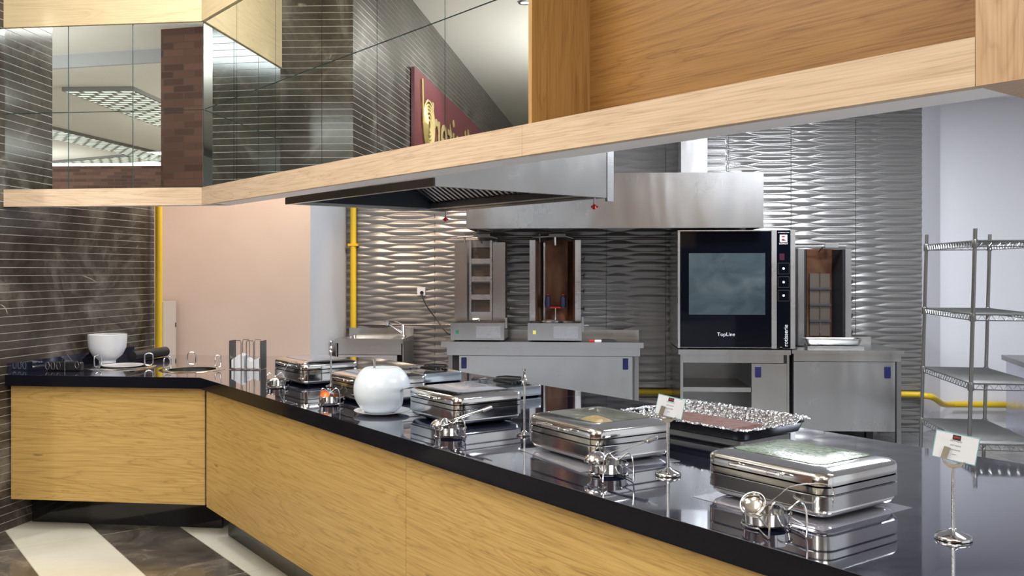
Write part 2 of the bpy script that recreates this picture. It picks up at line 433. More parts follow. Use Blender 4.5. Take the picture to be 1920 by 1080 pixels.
def wave_wall(u0, u1, z0, z1):
    """relief tiles: eye shaped ripples pressed into the glaze"""
    du, dz = .024, .0042; nu = int((u1 - u0) / du); nz = int((z1 - z0) / dz); L = .61; p = .041; A = .020
    bm = bmesh.new(); V = []
    for j in range(nz + 1):
        z = z0 + j * dz; row = []
        for i in range(nu + 1):
            u = u0 + i * (u1 - u0) / nu
            s = math.sin(2 * math.pi * (u / L)) + .25 * math.sin(2 * math.pi * u / (L * .5) + 1.3)
            k = math.floor(z / p); best = None
            zs = sorted((kk * p + (A if kk % 2 else -A) * s * .8) for kk in range(k - 2, k + 4))
            for q in range(len(zs) - 1):
                if zs[q] <= z <= zs[q + 1]:
                    g = zs[q + 1] - zs[q]; t = (z - zs[q]) / max(g, 1e-5)
                    best = -min(g, .08) * .14 * (1 - abs(2 * t - 1) ** 1.2)
            h = best or 0
            zm = (z - .1615) % .2935; um = (u + .184) % .6115
            if zm < .0056 : h -= .003
            row.append(bm.verts.new((u, -h * 1.0 * -1, z)))
        V.append(row)
    for j in range(nz):
        for i in range(nu):
            f = bm.faces.new((V[j][i], V[j][i + 1], V[j + 1][i + 1], V[j + 1][i])); f.smooth = True
    me = bpy.data.meshes.new('wall_back'); bm.to_mesh(me); bm.free(); me.materials.append(TILE)
    o = bpy.data.objects.new('wall_back', me); COL.objects.link(o); o.location = K(0, 0); o.rotation_euler = (0, 0, -th)
    return o
wb = struct(wave_wall(-1.70, 4.035, 0, 3.35))
sm = MB()
for u in (-.789, -.184, .36, .951, 1.541, 2.163, 2.773, 3.399): sm.box(u - .0025, u + .0025, -.006, .004, 0, 3.35)
tag(sm.build('tile_joint', SEAM, wb))
struct(MB().prism([K(4.035, 0)[:2], (4.36, 9.5), (4.46, 9.6), K(4.035, -.15)[:2]], 0, 3.35).build('wall_right_return', WHITE_P))
struct(MB().prism([(4.36, 9.5), (7.5, 9.28), (7.5, 9.4), (4.36, 9.62)], 0, 3.35).build('wall_right', WHITE_P))
struct(MB().prism([(7.5, 9.4), (7.6, 9.4), (7.6, 1.9), (7.5, 1.9)], 0, 3.35).build('wall_right_side', WHITE_P))
struct(MB().prism([(-3.3, 10.2), (-2.9, 6.1), (-1.75, 5.95), (2.6, .2), (7.6, .2), (7.6, 10.2)], 3.35, 3.42).build('ceiling', WHITE_P))
# hall ceiling: higher strip near the pier, lower field beyond
struct(MB().box(-30, 8, 1.15, 10, 4.12, 4.2).build('ceiling', CREAM))
struct(MB().box(-30, 8, -14, 1.15, 4.0, 4.2).build('ceiling', CREAM))
struct(MB().box(-30, 8, 1.15, 1.20, 3.97, 4.12).build('trim_1', GREYW))
struct(MB().prism([(-30, -4.0), (-30, -4.2), (8, -12.4), (8, -12.2)], 0, 4.0).build('wall_rear', BRICK))
# brick pier of the hall, seen in the mirror
bp = MB().box(-4.62, -3.75, 1.3, 1.95, 0, 4.12).build('brick_pier', BRICK)
tag(bp, 'square brown brick pier reaching the ceiling, reflected in the left mirror panels', 'pier')

# ------------------------------------------------------------------ serving counter
cb = thing('counter_base', 'long oak fronted serving counter base on a black plinth', 'counter')
left_u = Vector((DL.x, DL.y))
q0 = Vector((-3.03, 5.76)); q1 = Vector((-1.863, 5.572)) + Vector((.03, .03))
def panel(name, a, b, z0, z1, th_, m, parent, back=1):
    a = Vector(a); b = Vector(b); d = (b - a); L = d.length; ang = math.atan2(d.y, d.x)
    o = MB().box(0, L, 0, th_, z0, z1).build(name, m, parent); o.location = (a.x, a.y, 0); o.rotation_euler = (0, 0, ang); return o
panel('wood_panel', (-3.09, 5.757), (-1.845, 5.607), .19, .893, .02, W_COUNTER, cb)
j = 0; tt = [.03, 2.45, 4.6, 6.0]
for k in range(3):
    a = P0 + D * tt[k] + N * .03; b = P0 + D * (tt[k + 1] - .002) + N * .03
    panel('wood_panel', a, b, .19, .893, .02, W_COUNTER, cb)
panel('plinth', (-3.058, 5.948), (-1.80, 5.79), 0, .19, .02, PLINTH, cb)
for t0, t1 in ((.03, 1.05), (1.052, 2.4), (2.402, 3.8), (3.802, 6.0)):
    a = P0 + D * t0 + N * .16; b = P0 + D * t1 + N * .16
    panel('plinth', a, b, 0, .19, .02, PLINTH, cb)
Q = Vector((-1.038, 6.883))
def C2(t, n): p = P0 + D * t + N * n; return (p.x, p.y)
cbod = MB().prism([(-2.95, 6.0), (-1.78, 5.84), C2(5.95, .19), C2(5.95, 1.33), (Q.x - .06, Q.y - .1), (-2.78, 7.02)], .12, .888).build('cabinet_body', WHITE_P, cb)
# worktop with two round wells
WELLS = [(-2.60, 6.20), (-2.065, 6.03)]
wt = MB().prism([(wl(5.73) + .004, 5.722), (P0.x, P0.y), C2(6.0, 0), C2(6.0, 1.435), (Q.x, Q.y), (wl(7.1) + .004, 7.1)], .893, .96).build('worktop', GRANITE)
cut = MB()
for x, y in WELLS: cut.lathe([(.155, .80), (.155, 1.1)], 48, M=T((x, y, 0)))
co = cut.build('cutter', GRANITE)
for tgt in (wt, cbod):
    md = tgt.modifiers.new('b', 'BOOLEAN'); md.operation = 'DIFFERENCE'; md.object = co; md.solver = 'EXACT'
    dg = bpy.context.evaluated_depsgraph_get(); me = bpy.data.meshes.new_from_object(tgt.evaluated_get(dg)); tgt.modifiers.clear(); tgt.data = me
bpy.data.objects.remove(co)
tag(wt, 'polished black granite worktop running the whole length of the counter', 'worktop')
w2 = MB()
a = C2(1.93, -.0008); 
o = MB().box(0, .003, 0, 1.43, .8935, .9603).build('worktop_joint', SEAM, wt); o.location = (C2(1.93, -.001)[0], C2(1.93, -.001)[1], 0); o.rotation_euler = (0, 0, RZC)
e0 = Vector((wl(5.73) + .004, 5.722)); dv = (P0 - e0)
o = MB().box(0, dv.length - .0005, -.0015, -.0002, .893, .9585).build('front_edge', EDGEM, wt); o.location = (e0.x, e0.y, 0); o.rotation_euler = (0, 0, math.atan2(dv.y, dv.x))
o = MB().box(0.0005, 5.95, -.0015, -.0002, .893, .9585).build('front_edge', EDGEM, wt); o.location = (P0.x, P0.y, 0); o.rotation_euler = (0, 0, RZC)
# upstand against marble wall
u0 = (wl(5.74) + .006, 5.74); u1 = (wl(7.0) + .006, 7.0)
us = MB().prism([u0, u1, (u1[0] + .025, u1[1] - .005), (u0[0] + .025, u0[1] - .005)], .961, 1.03).build('upstand', GRANITE)
tag(us, 'low black granite upstand along the foot of the slatted marble wall', 'upstand')

# ------------------------------------------------------------------ overhead bulkhead
bk = thing('overhead_bulkhead', 'mirror clad bulkhead with oak fascia and open niche above the counter', 'bulkhead')
lf = bpy.data.objects.new('left_section', None); COL.objects.link(lf); lf.parent = bk; lf.location = (PL.x, PL.y, 0); lf.rotation_euler = (0, 0, RZL)
lg = bpy.data.objects.new('long_section', None); COL.objects.link(lg); lg.parent = bk; lg.location = (PB.x, PB.y, 0); lg.rotation_euler = (0, 0, RZB)
zf0, zf1, zj, zt = 1.99, 2.095, 2.56, 3.086
LX = -.02
MB().box(LX, LL + .10, .012, .16, 1.996, 4.1).build('core', WHITE_U, lf)
MB().box(LX, LL, -.012, .012, zf0, zf1).build('fascia_board', W_FASCIA, lf)
MB().box(LX, LL, -.012, .012, zt, 4.1).build('upper_board', W_UPPER, lf)
# joints of the left mirror: px 137, 262
for a_, b_ in ((LX, .413), (.4145, .828), (.8295, LL)):
    for z0, z1 in ((zf1 + .001, zj - .0025), (zj + .0025, zt - .001)):
        MB().box(a_ + .0022, b_ - .0022, .001, .008, z0, z1).build('mirror_panel', MIRROR, lf)
MB().box(LX, LL, .0085, .0115, zf1, zt).build('mirror_backing', GLASSEDGE, lf)
# long section (x along counter)
tn0, tn1 = 3.083, 4.571
MB().box(.0, tn0 - .015, .012, .17, 1.996, 4.1).build('core', WHITE_U, lg)
for a_, b_ in ((.0, .13), (.1315, tn0 - .04), (tn0 - .0385, tn1)):
    MB().box(a_, b_, -.012, .012 if b_ < 3.1 else .02, zf0, zf1).build('fascia_board', W_FASCIA, lg)
MB().box(0, 6.0, -.012, .012, zt + (0 if True else 0), 4.1).build('upper_board', W_UPPER, lg)
npan = 6; wpan = (tn0 - .012) / npan
for k in range(npan):
    for z0, z1 in ((zf1 + .001, zj - .0025), (zj + .0025, zt - .001)):
        MB().box(k * wpan + .002, (k + 1) * wpan - .002, .001, .008, z0, z1).build('mirror_panel', MIRROR, lg)
MB().box(0, tn0 - .012, .0085, .0115, zf1, zt).build('mirror_backing', GLASSEDGE, lg)
MB().box(tn0 - .012, tn0 + .006, -.006, .272, zf1, zt).build('niche_side', W_JAMB, lg)
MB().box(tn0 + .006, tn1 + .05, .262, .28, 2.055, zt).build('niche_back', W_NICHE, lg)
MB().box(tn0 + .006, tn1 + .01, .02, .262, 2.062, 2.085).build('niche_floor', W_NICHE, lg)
MB().box(tn1 + .0015, 6.0, -.012, .262, zf0, zt).build('end_post', W_POST, lg)
MB().box(tn0 - .015, 6.0, .012, .17, 1.994, 2.06).build('underside_board', WHITE_U, lg)

# ------------------------------------------------------------------ hall sign on marble wall (seen in the mirrors)
sd = Vector((-1, .11)).normalized(); srz = math.atan2(-sd.y, -sd.x)
scn = Vector(pc) + sd * 7.4
sg = thing('wall_sign', 'large dark maroon wall board with gold lettering, seen in the long mirrors', 'sign', (scn.x - .005, scn.y - .02, 0), srz)
MB().box(0, 5.6, -.02, .012, .9, 3.48).build('board', MAROON, sg)
eb = MB()
for rr in (.30, .25, .21, .17, .12, .07): eb.tube([(5.05 + rr * .8 * math.cos(2 * math.pi * k / 28), -.036, 3.02 + rr * .8 * math.sin(2 * math.pi * k / 28)) for k in range(28)], .012, 5, closed=True)
eb.tube([(5.30, -.036, 3.0), (5.34, -.036, 3.42)], .012, 5)
eb.build('emblem', GOLD, sg)
text('lettering', 'Mimiteri', .78, GOLD, sg, T((3.6, -.032, 3.02)) @ FACE, .004)
fg = MB()
fg.tube([(4.62, -.036, 2.6), (4.60, -.036, 2.2), (4.57, -.036, 1.9)], .016, 5).tube([(4.42, -.036, 2.6), (4.45, -.036, 2.2), (4.44, -.036, 1.9)], .016, 5)
fg.tube([(4.62, -.036, 2.6), (4.42, -.036, 2.6)], .016, 5).tube([(4.6, -.036, 2.25), (4.45, -.036, 2.25)], .014, 5)
fg.tube(curve([(4.1, -.036, 2.7), (3.95, -.036, 2.3), (3.75, -.036, 2.15), (3.6, -.036, 2.4), (3.55, -.036, 2.7)]), .012, 5)
fg.build('drawing', GOLD, sg)
text('lettering', 'JACQ', .6, GOLD, sg, T((1.9, -.032, 2.5)) @ FACE, .004)

# hall ceiling lights seen in the mirror
def louvre(x, y, L, wd, rz, lab):
    t = thing('ceiling_light', lab, 'ceiling light', (x, y, 3.998), rz, None)
    MB().box(-wd / 2, wd / 2, -L, 0, -.05, 0).build('housing', STEEL_D, t)
    MB().box(-wd / 2 + .03, wd / 2 - .03, -L + .03, -.03, -.054, -.0505).build('louvre', LOUVRE, t)
    return t
louvre(-6.9, .0, 6.8, .95, R(-12), 'long louvred ceiling light nearest the brick pier, seen in the left mirror')
louvre(-10.2, -2.3, 6.4, .75, R(-5), 'long louvred ceiling light further from the brick pier in the left mirror')
louvre(-9.8, -6.3, 3.6, .8, R(-75), 'louvred ceiling light set crosswise before the far brick wall')
t = thing('cove_light', 'bright straight light trough just above the far brick wall', 'ceiling light', (-12.5, -7.35, 3.99), R(-12))
MB().box(-3, 3.5, -.25, .25, -.05, 0).build('trough', LAMP, t)
def downlight(x, y, lab, g='hall downlights'):
    t = thing('downlight', lab, 'downlight', (x, y, 4.12), 0, g)
    MB().lathe([(.045, -.012), (.065, -.012), (.07, 0), (.045, 0)], 20, cap0=False, cap1=False).build('trim_ring', STEEL_W, t)
    MB().lathe([(.044, -.006), (.044, -.001)], 20).build('lamp', SPOTG, t)
    spot((x, y, 4.10), (x, y, 0), 70, 75)
downlight(-3.9, 4.3, 'small round ceiling downlight close to the marble pier corner')
downlight(-5.4, 4.4, 'small round ceiling downlight over the maroon wall board')
downlight(-8.0, 3.9, 'small round ceiling downlight furthest along the marble wall')
downlight(-1.2, 2.8, 'small round ceiling downlight in front of the oak niche')
#@@OBJECTS
# ------------------------------------------------------------------ kitchen back row
def bx(name, m, parent, *a, **k): return MB().box(*a, **k).build(name, m, parent)
LEFT_TOP = .93; RIGHT_TOP = .88
# left worktable: local origin at its front left foot, x to the right, y towards the wall
t = thing('work_table', 'long steel work table with closed front carrying two upright grills', 'table', K(-.618, .72), -th)
bx('table_top', STEEL, t, 0, 1.891, 0, .68, LEFT_TOP - .05, LEFT_TOP)
bx('back_splash', STEEL, t, 0, 1.891, .68, .70, LEFT_TOP - .05, LEFT_TOP + .075)
bx('apron', STEEL, t, .05, 1.86, .035, .06, LEFT_TOP - .13, LEFT_TOP - .051)
bx('cabinet_body', STEEL_D, t, .10, 1.80, .10, .68, .12, LEFT_TOP - .052)
bx('door', STEEL, t, .165, 1.79, .045, .065, .14, LEFT_TOP - .135)
for x in (.185, 1.70): bx('recessed_handle', BLUE, t, x, x + .052, .038, .047, LEFT_TOP - .255, LEFT_TOP - .15, bev=.004)
for x in (.06, 1.81):
    for y in (.06, .62): bx('leg', STEEL_D, t, x, x + .04, y, y + .04, .006, LEFT_TOP - .051)
bx('side_gap', DARK, t, .102, .163, .07, .098, .14, LEFT_TOP - .14)
# right open cabinet under the oven
t = thing('open_cabinet', 'steel cabinet with open shelf under the black oven', 'cabinet', K(1.577, .85), -th)
wq = 1.005
bx('cabinet_top', STEEL, t, 0, wq, 0, .80, RIGHT_TOP - .045, RIGHT_TOP)
bx('apron', STEEL, t, .03, wq - .06, .02, .04, RIGHT_TOP - .12, RIGHT_TOP - .046)
bx('side_panel', STEEL, t, .02, .045, .02, .78, .12, RIGHT_TOP - .047)
bx('side_panel', STEEL, t, wq - .03, wq - .01, .02, .78, .12, RIGHT_TOP - .047)
bx('back_panel', STEEL_D, t, .046, wq - .031, .76, .78, .12, RIGHT_TOP - .047)
bx('shelf', STEEL, t, .046, .655, .03, .755, .495, .535)
bx('bottom_panel', STEEL, t, .046, .655, .03, .755, .12, .15)
bx('door', STEEL, t, .66, wq - .032, .02, .045, .13, RIGHT_TOP - .125)
bx('recessed_handle', BLUE, t, .69, .745, .012, .022, RIGHT_TOP - .25, RIGHT_TOP - .15, bev=.004)
for x in (.03, wq - .07):
    for y in (.06, .70): bx('leg', STEEL_D, t, x, x + .035, y, y + .035, .006, .119)
# right closed cabinet
t = thing('steel_cabinet', 'closed steel cabinet with one blue handle at the right of the row', 'cabinet', K(2.592, .85), -th)
wq = .985
bx('cabinet_top', STEEL, t, 0, wq, 0, .80, RIGHT_TOP - .032, RIGHT_TOP)
bx('back_splash', STEEL, t, .55, wq - .05, .78, .80, RIGHT_TOP, RIGHT_TOP + .07)
bx('apron', STEEL, t, .02, wq - .02, .02, .04, RIGHT_TOP - .10, RIGHT_TOP - .033)
bx('cabinet_body', STEEL_D, t, .02, wq - .06, .06, .78, .15, RIGHT_TOP - .034)
bx('door', STEEL_V, t, .02, wq - .07, .025, .05, .15, RIGHT_TOP - .105)
bx('recessed_handle', BLUE, t, wq - .165, wq - .11, .016, .026, RIGHT_TOP - .25, RIGHT_TOP - .145, bev=.004)
for x in (.03, wq - .055):
    for y in (.03, .72): bx('leg', STEEL_D, t, x, x + .04, y, y + .04, .006, RIGHT_TOP - .036 if x > .5 else .149)
bx('caster', BLACK, t, wq - .30, wq - .24, .10, .16, .06, .149)

# oven
OH = RIGHT_TOP + .012
t = thing('rotisserie_oven', 'large black glass rotisserie oven with a control strip on its right', 'oven', K(1.575, .82, OH), -th)
ow, oh, od = 1.05, 1.075, .74
bx('casing', STEEL, t, 0, ow, .03, od, 0, oh)
for x in (.05, ow - .1):
    for y in (.05, od - .1): bx('foot', BLACK, t, x, x + .05, y, y + .05, -.011, -.0005)
dr = bx('door', OVENBLACK, t, .022, .838, 0, .028, .008, oh - .012)
bx('window_pane', OVENWIN, dr, .10, .785, -.003, -.0003, .305, .865)
text('lettering', 'TopLine', .046, LETTER, dr, T((.435, -.002, .125)) @ Matrix.Scale(1.05, 4, (1, 0, 0)) @ FACE)
bx('door_frame', STEEL_W, t, .0, .020, -.004, .029, 0, oh)
bx('strip', STEEL_W, t, .840, .885, -.012, .029, 0, oh)
bx('strip', STEEL_W, t, 1.008, ow, -.012, .029, 0, oh)
bx('top_trim', STEEL_W, t, .021, .839, -.004, .029, oh - .010, oh)
cp_ = bx('control_panel', OVENBLACK, t, .887, 1.006, -.008, .029, .004, oh - .004)
bx('logo_plate', LOGO_W, cp_, .913, .980, -.010, -.0085, .965, 1.031)
lr = MB(); lr.poly([(.929, -.011, 1.021), (.966, -.011, 1.021), (.955, -.011, 1.008), (.929, -.011, 1.008)], [(0, 1, 2, 3)])
lr.poly([(.929, -.011, .975), (.970, -.011, .975), (.948, -.011, .996), (.929, -.011, .992)], [(0, 1, 2, 3)]); lr.build('logo_mark', LOGO_R, cp_)
text('lettering', 'UÖNLIT', .022, LETTER, cp_, T((.947, -.0095, .95)) @ FACE)
text('lettering', 'PROFESSIONAL OVEN', .010, LETTER, cp_, T((.947, -.0095, 1.05)) @ FACE)
text('lettering', 'www.', .010, LETTER, cp_, T((.925, -.0095, .014)) @ FACE)
text('lettering', 'rotisserie', .052, LETTER, cp_, T((.968, -.0095, .118)) @ FACE @ Matrix.Rotation(R(90), 4, 'Z'))
bx('display', mat('dim_display', (.05, .012, .022), .2), cp_, .91, .955, -.010, -.0085, .80, .86)
for z in (.675, .552, .43):
    b_ = MB()
    for (x0, x1, z0, z1) in ((.897, .899, z, z + .1), (.995, .997, z, z + .1), (.897, .997, z, z + .002), (.897, .997, z + .098, z + .1)): b_.box(x0, x1, -.0095, -.0085, z0, z1)
    bt = b_.build('button', RACKM, cp_)
    MB().lathe([(.0005, 0), (.011, 0), (.011, .001)], 12, M=T((.947, -.0095, z + .05)) @ FACE).build('button_symbol', LETTER, bt)

# upright (doner) grills; local origin at base centre front, y to the wall
def base_unit(t, wd, dp, h, switch, open_top=True):
    b_ = MB(); x0, x1 = -wd / 2, wd / 2; e = .012
    b_.box(x0, x1, 0, e, .015, h); b_.box(x0, x1, dp - e, dp, .015, h); b_.box(x0, x0 + e, e, dp - e, .015, h); b_.box(x1 - e, x1, e, dp - e, .015, h)
    b_.box(x0 + e, x1 - e, e, dp - e, .015, h * .62); b_.build('drip_tray', STEEL, t)
    bx('front_plate', STEEL_W, t, -.01 if wd > .45 else -.02, x1 - .035, -.008, -.0005, .035, h - .03)
    bx('switch', switch, t, x0 + .05, x0 + .078, -.006, -.0005, h * .42, h * .42 + .034)
    for x in (x0 + .03, x1 - .05):
        for y in (.03, dp - .05): bx('foot', BLACK, t, x, x + .025, y, y + .025, 0, .0145)
def grill(u, wf, z, label, style, wd=.505, dp=.46, h=.175, H_=.97):
    t = thing('upright_grill', label, 'grill', K(u, wf, z), -th, None)
    if style != 3:
        base_unit(t, wd, dp, h, GREEN if style == 1 else YSW)
    else:
        pass
    yb = dp - .10; z0 = h if style != 3 else .0; zt_ = H_
    hw = .245
    # back column
    bx('back_panel', STAIN if style != 1 else STEEL_D, t, -.15, .15, yb + .05, yb + .075, z0, zt_ - .01)
    if style == 1:
        for sx in (-1, 1):
            bx('wing', STEEL, t, min(sx * .125, sx * hw), max(sx * .125, sx * hw), yb - .13, yb - .115, z0 + .01, zt_ - .03)
            bx('wing_side', STEEL_D, t, min(sx * (hw - .006), sx * hw), max(sx * (hw - .006), sx * hw), yb - .114, yb + .10, z0 + .01, zt_ - .03)
            bx('inner_rail', STEEL_W, t, min(sx * .092, sx * .112), max(sx * .092, sx * .112), yb - .06, yb + .049, z0 + .01, zt_ - .01)
        for k, z_ in enumerate((.385, .56, .735)): bx('burner_bar', STEEL_W, t, -.091, .091, yb - .02, yb + .03, z_, z_ + .05)
        bx('lower_plate', STEEL_W, t, -.091, .091, yb - .02, yb + .03, z0 + .012, z0 + .09)
        for z_ in (.275, .44, .615, .79): bx('burner_mesh', SMOKED, t, -.09, .09, yb + .03, yb + .045, z_, z_ + .105)
    else:
        # open wings folded forward at an angle, warm stained cavity
        iw, ow_ = .12, hw
        for sx in (-1, 1):
            pl = [(sx * .15, yb + .05), (sx * .118, yb + .045), (sx * .17, yb - .13), (sx * .20, yb - .13)]
            MB().prism(pl, z0 + .005, zt_ - .02).build('inner_wing', STAIN if style == 2 else BLACK, t)
            bx('wing', STEEL_W if style == 2 else STEEL_V, t, min(sx * .19, sx * ow_), max(sx * .19, sx * ow_), yb - .15, yb - .132, z0 + .01, zt_ - .01)
            bx('wing_side', STEEL_D, t, min(sx * (ow_ - .006), sx * ow_), max(sx * (ow_ - .006), sx * ow_), yb - .131, yb + .10, z0 + .01, zt_ - .01)
        if style == 2:
            bx('burner_mesh', STAIN, t, -.10, .10, yb + .028, yb + .045, z0 + .10, zt_ - .05)
            bx('inner_rail', STEEL, t, -.117, -.10, yb - .01, yb + .048, z0 + .01, zt_ - .03)
            for sx in (-1, 1):
                MB().lathe([(.001, 0), (.024, .004), (.03, .05), (.022, .11), (.001, .125)], 14, M=T((sx * .075, yb - .03, z0 + .13))).build('gas_valve_cover', NAVY, t)
                MB().lathe([(.001, 0), (.014, .004), (.014, .014), (.001, .02)], 12, M=T((sx * .075, yb - .035, z0 + .25))).build('red_knob', RED, t)
            MB().cyl((-.09, yb - .03, z0 + .135), (.09, yb - .03, z0 + .135), .009).build('cross_pipe', RED, t)
            MB().cyl((0, yb - .03, z0 - .05), (0, yb - .03, z0 + .135), .007).build('spit_stub', STEEL_W, t)
            MB().cyl((0, yb - .12, zt_ - .06), (0, yb - .12, zt_ + .02), .012).build('spit_holder', CHROME, t)
        else:
            for z_ in (.09, .245, .40, .555):
                for sx in (-1, 1): bx('burner_mesh', SMOKED, t, min(sx * .005, sx * .095), max(sx * .005, sx * .095), yb + .03, yb + .045, z_, z_ + .135)
            bx('centre_rail', CHROME, t, -.004, .004, yb + .02, yb + .04, .08, .70)
            bx('lower_plate', STEEL_W, t, -.12, .12, yb + .0, yb + .02, .0, .07)
            for z_ in (.225, .38, .535): bx('cross_bar', DARK, t, -.1, .1, yb + .01, yb + .028, z_, z_ + .02)
    # top arm
    a_ = MB()
    if style == 3:
        a_.cyl((-.28, yb - .14, zt_ + .012), (.20, yb - .14, zt_ + .012), .010); a_.box(.0, .12, yb - .17, yb - .11, zt_ + .0, zt_ + .035)
    else:
        a_.cyl((-.22, yb - .10, zt_ + .02), (.04, yb - .12, zt_ + .035), .010); a_.box(-.06, .10, yb - .15, yb - .09, zt_ + .02, zt_ + .05)
        a_.cyl((-.15, yb - .10, zt_ - .03), (-.15, yb - .10, zt_ + .05), .008); a_.cyl((.08, yb - .12, zt_ + .035), (.17, yb - .12, zt_ + .01), .008)
    a_.cyl((0, yb + .06, zt_ - .03), (0, yb - .12, zt_ + .02), .008); a_.build('top_arm', STEEL_D, t)
    for k, z_ in enumerate((.30, .47, .62, .78) if style != 3 else (.13, .29, .45, .61)):
        v = MB().cyl((hw, yb - .06, z_), (hw + .03, yb - .06, z_), .007).cyl((hw + .03, yb - .06, z_ - .02), (hw + .035, yb - .06, z_ + .02), .006)
        v.build('gas_tap', BLACK, t)
    if style == 1:
        MB().cyl((0, .15, h * .62), (0, .15, h + .03), .012).cyl((0, .15, h + .03), (-.06, .15, h + .028), .009).build('spit_base', CHROME, t)
        bx('side_lever', STEEL, t, wd / 2 + .001, wd / 2 + .02, .12, .16, .12, .22)
    if style == 2:
        MB().lathe([(.001, 0), (.08, .002), (.115, .022), (.118, .02), (.083, -.002), (.001, -.004)], 28, M=T((-.03, .17, h - .02)) @ Matrix.Rotation(R(-15), 4, 'X')).build('drip_pan', CHROME_S, t)
        bx('side_lever', STEEL, t, wd / 2 + .001, wd / 2 + .02, .10, .14, .09, .23)
        MB().cyl((wd / 2 + .021, .12, .15), (wd / 2 + .07, .12, .15), .008).build('side_knob', STEEL, t)
    return t
grill(-.278, .70, LEFT_TOP, 'tall steel upright grill with solid wings, leftmost of the three grills', 1)
grill(.448, .70, LEFT_TOP, 'open upright grill with brown scorched cavity, middle of the three grills', 2)
grill(2.985, .66, RIGHT_TOP, 'narrow upright grill with stained windows, right of the black oven', 3, wd=.5, dp=.46, h=.1, H_=.935)
# pan under the third grill
t = thing('drip_board', 'thin steel tray board lying before the right upright grill', 'board', K(2.98, .70, RIGHT_TOP + .001), -th)
bx('plate', STEEL_W, t, -.24, .26, -.11, .02, 0, .032)
t = thing('roasting_pan', 'shallow steel pan standing below the right upright grill', 'pan', K(2.985, .70, RIGHT_TOP + .034), -th)
MB().loft([(.05, .0), (.03, .012), (.012, .058), (0, .062), (0, .066), (.018, .066), (.034, .014), (.05, .004)], 0, .005, .53, .20, .05, cap0=True).build('pan_body', STEEL, t)

# wall hood with duct and chain
HP = K(-.36, .90, 1.985)
t = thing('wall_hood', 'long flat steel extractor hood over the grills and the oven', 'extractor hood', HP, -th)
hb = MB(); hb.box(0, 2.69, 0, .012, 0, .50).box(0, .012, .012, .86, 0, .50).box(2.678, 2.69, .012, .86, 0, .50).box(0, 2.69, .012, .86, .488, .50); hb.build('canopy', STEEL_V, t)
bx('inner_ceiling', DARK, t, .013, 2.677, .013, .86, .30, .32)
bx('front_lip', STEEL_D, t, .012, 2.678, .0125, .03, 0, .02)
t2 = bx('duct', STEEL_W, t, 2.00, 2.245, .4, .64, .501, 1.35)
ch = MB()
for k in range(14):
    z = .50 + k * .05; o_ = k % 2
    ch.tube([(2.415 + (0 if o_ else .010 * math.cos(a)), .35 + (.010 * math.cos(a) if o_ else 0), z + .028 * math.sin(a) + .025) for a in [2 * math.pi * q / 10 for q in range(10)]], .0035, 5, closed=True)
ch.build('chain', STEEL_W, t)

# island hood (turned with the counter)
nr = Vector((-.41, 4.98)); rt = Vector((.589, 5.79)); lt = Vector((-1.56, 6.35))
ex = (rt - nr).normalized(); rzh = math.atan2(ex.y, ex.x); LX_, LY_ = 1.29, 1.79
t = thing('island_hood', 'turned steel extractor hood with slatted grease filters above the counter', 'extractor hood', (nr.x, nr.y, 2.05), rzh)
e = .03
hb = MB(); hb.box(0, LX_, 0, e, 0, .5).box(0, e, e, LY_, 0, .5).box(LX_ - e, LX_, e, LY_, 0, .5).box(e, LX_ - e, LY_ - e, LY_, 0, .5).box(e, LX_ - e, e, LY_ - e, .47, .5)
hb.build('canopy', STEEL, t)
bx('corner_flange', STEEL_W, t, LX_ + .001, LX_ + .055, .0, .02, -.02, .5)
bx('seam', SEAM, t, LX_ - .006, LX_ - .002, -.0015, -.0002, 0, .5)
bx('dark_edge', mat('brown_edge', (.05, .04, .03), .4, .5), t, -.012, -.0005, .0, LY_, .0, .045)
fm = MB(); ft = Vector((.55, .0, .40)); fb = Vector((LX_ - .14, 0, .06)); nn = 40
for k in range(30):
    y = .06 + (LY_ - .12) * k / 30
    fm.box(0, (fb - ft).length, y, y + .022, .0, .022, M=T(ft) @ Matrix.Rotation(math.atan2(ft.z - fb.z, fb.x - ft.x), 4, 'Y'))
fm.build('grease_filter', STEEL_W, t)
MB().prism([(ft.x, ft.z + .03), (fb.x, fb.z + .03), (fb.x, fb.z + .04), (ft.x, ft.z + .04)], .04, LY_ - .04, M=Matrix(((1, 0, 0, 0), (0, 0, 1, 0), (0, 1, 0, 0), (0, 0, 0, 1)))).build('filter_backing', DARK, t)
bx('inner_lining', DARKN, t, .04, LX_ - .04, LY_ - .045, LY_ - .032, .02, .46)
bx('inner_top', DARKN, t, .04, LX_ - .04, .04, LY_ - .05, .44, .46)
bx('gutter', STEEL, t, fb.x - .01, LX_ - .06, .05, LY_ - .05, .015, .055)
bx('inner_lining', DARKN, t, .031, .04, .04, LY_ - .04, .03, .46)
hp = Vector((nr.x, nr.y)); ey = Vector((-ex.y, ex.x))
def nozzle(p, lab):
    q = thing('fire_nozzle', lab, 'nozzle', p, 0, None)
    MB().cyl((0, 0, .0), (0, 0, .045), .006).build('pipe', STEEL_D, q)
    MB().lathe([(.001, -.03), (.014, -.026), (.008, -.008), (.016, -.002), (.008, .0), (.008, .004)], 10).tube([(-.022, 0, -.012), (.022, 0, -.012)], .006, 6).build('head', RED, q)
p = hp + ex * (LX_ - .10) + ey * .012; nozzle((p.x, p.y, 2.003), 'small red nozzle below the right end of the island hood')
p = hp + ex * (LX_ - .012) + ey * (LY_ - .06); nozzle((p.x, p.y, 2.003), 'small red nozzle below the far corner of the island hood')

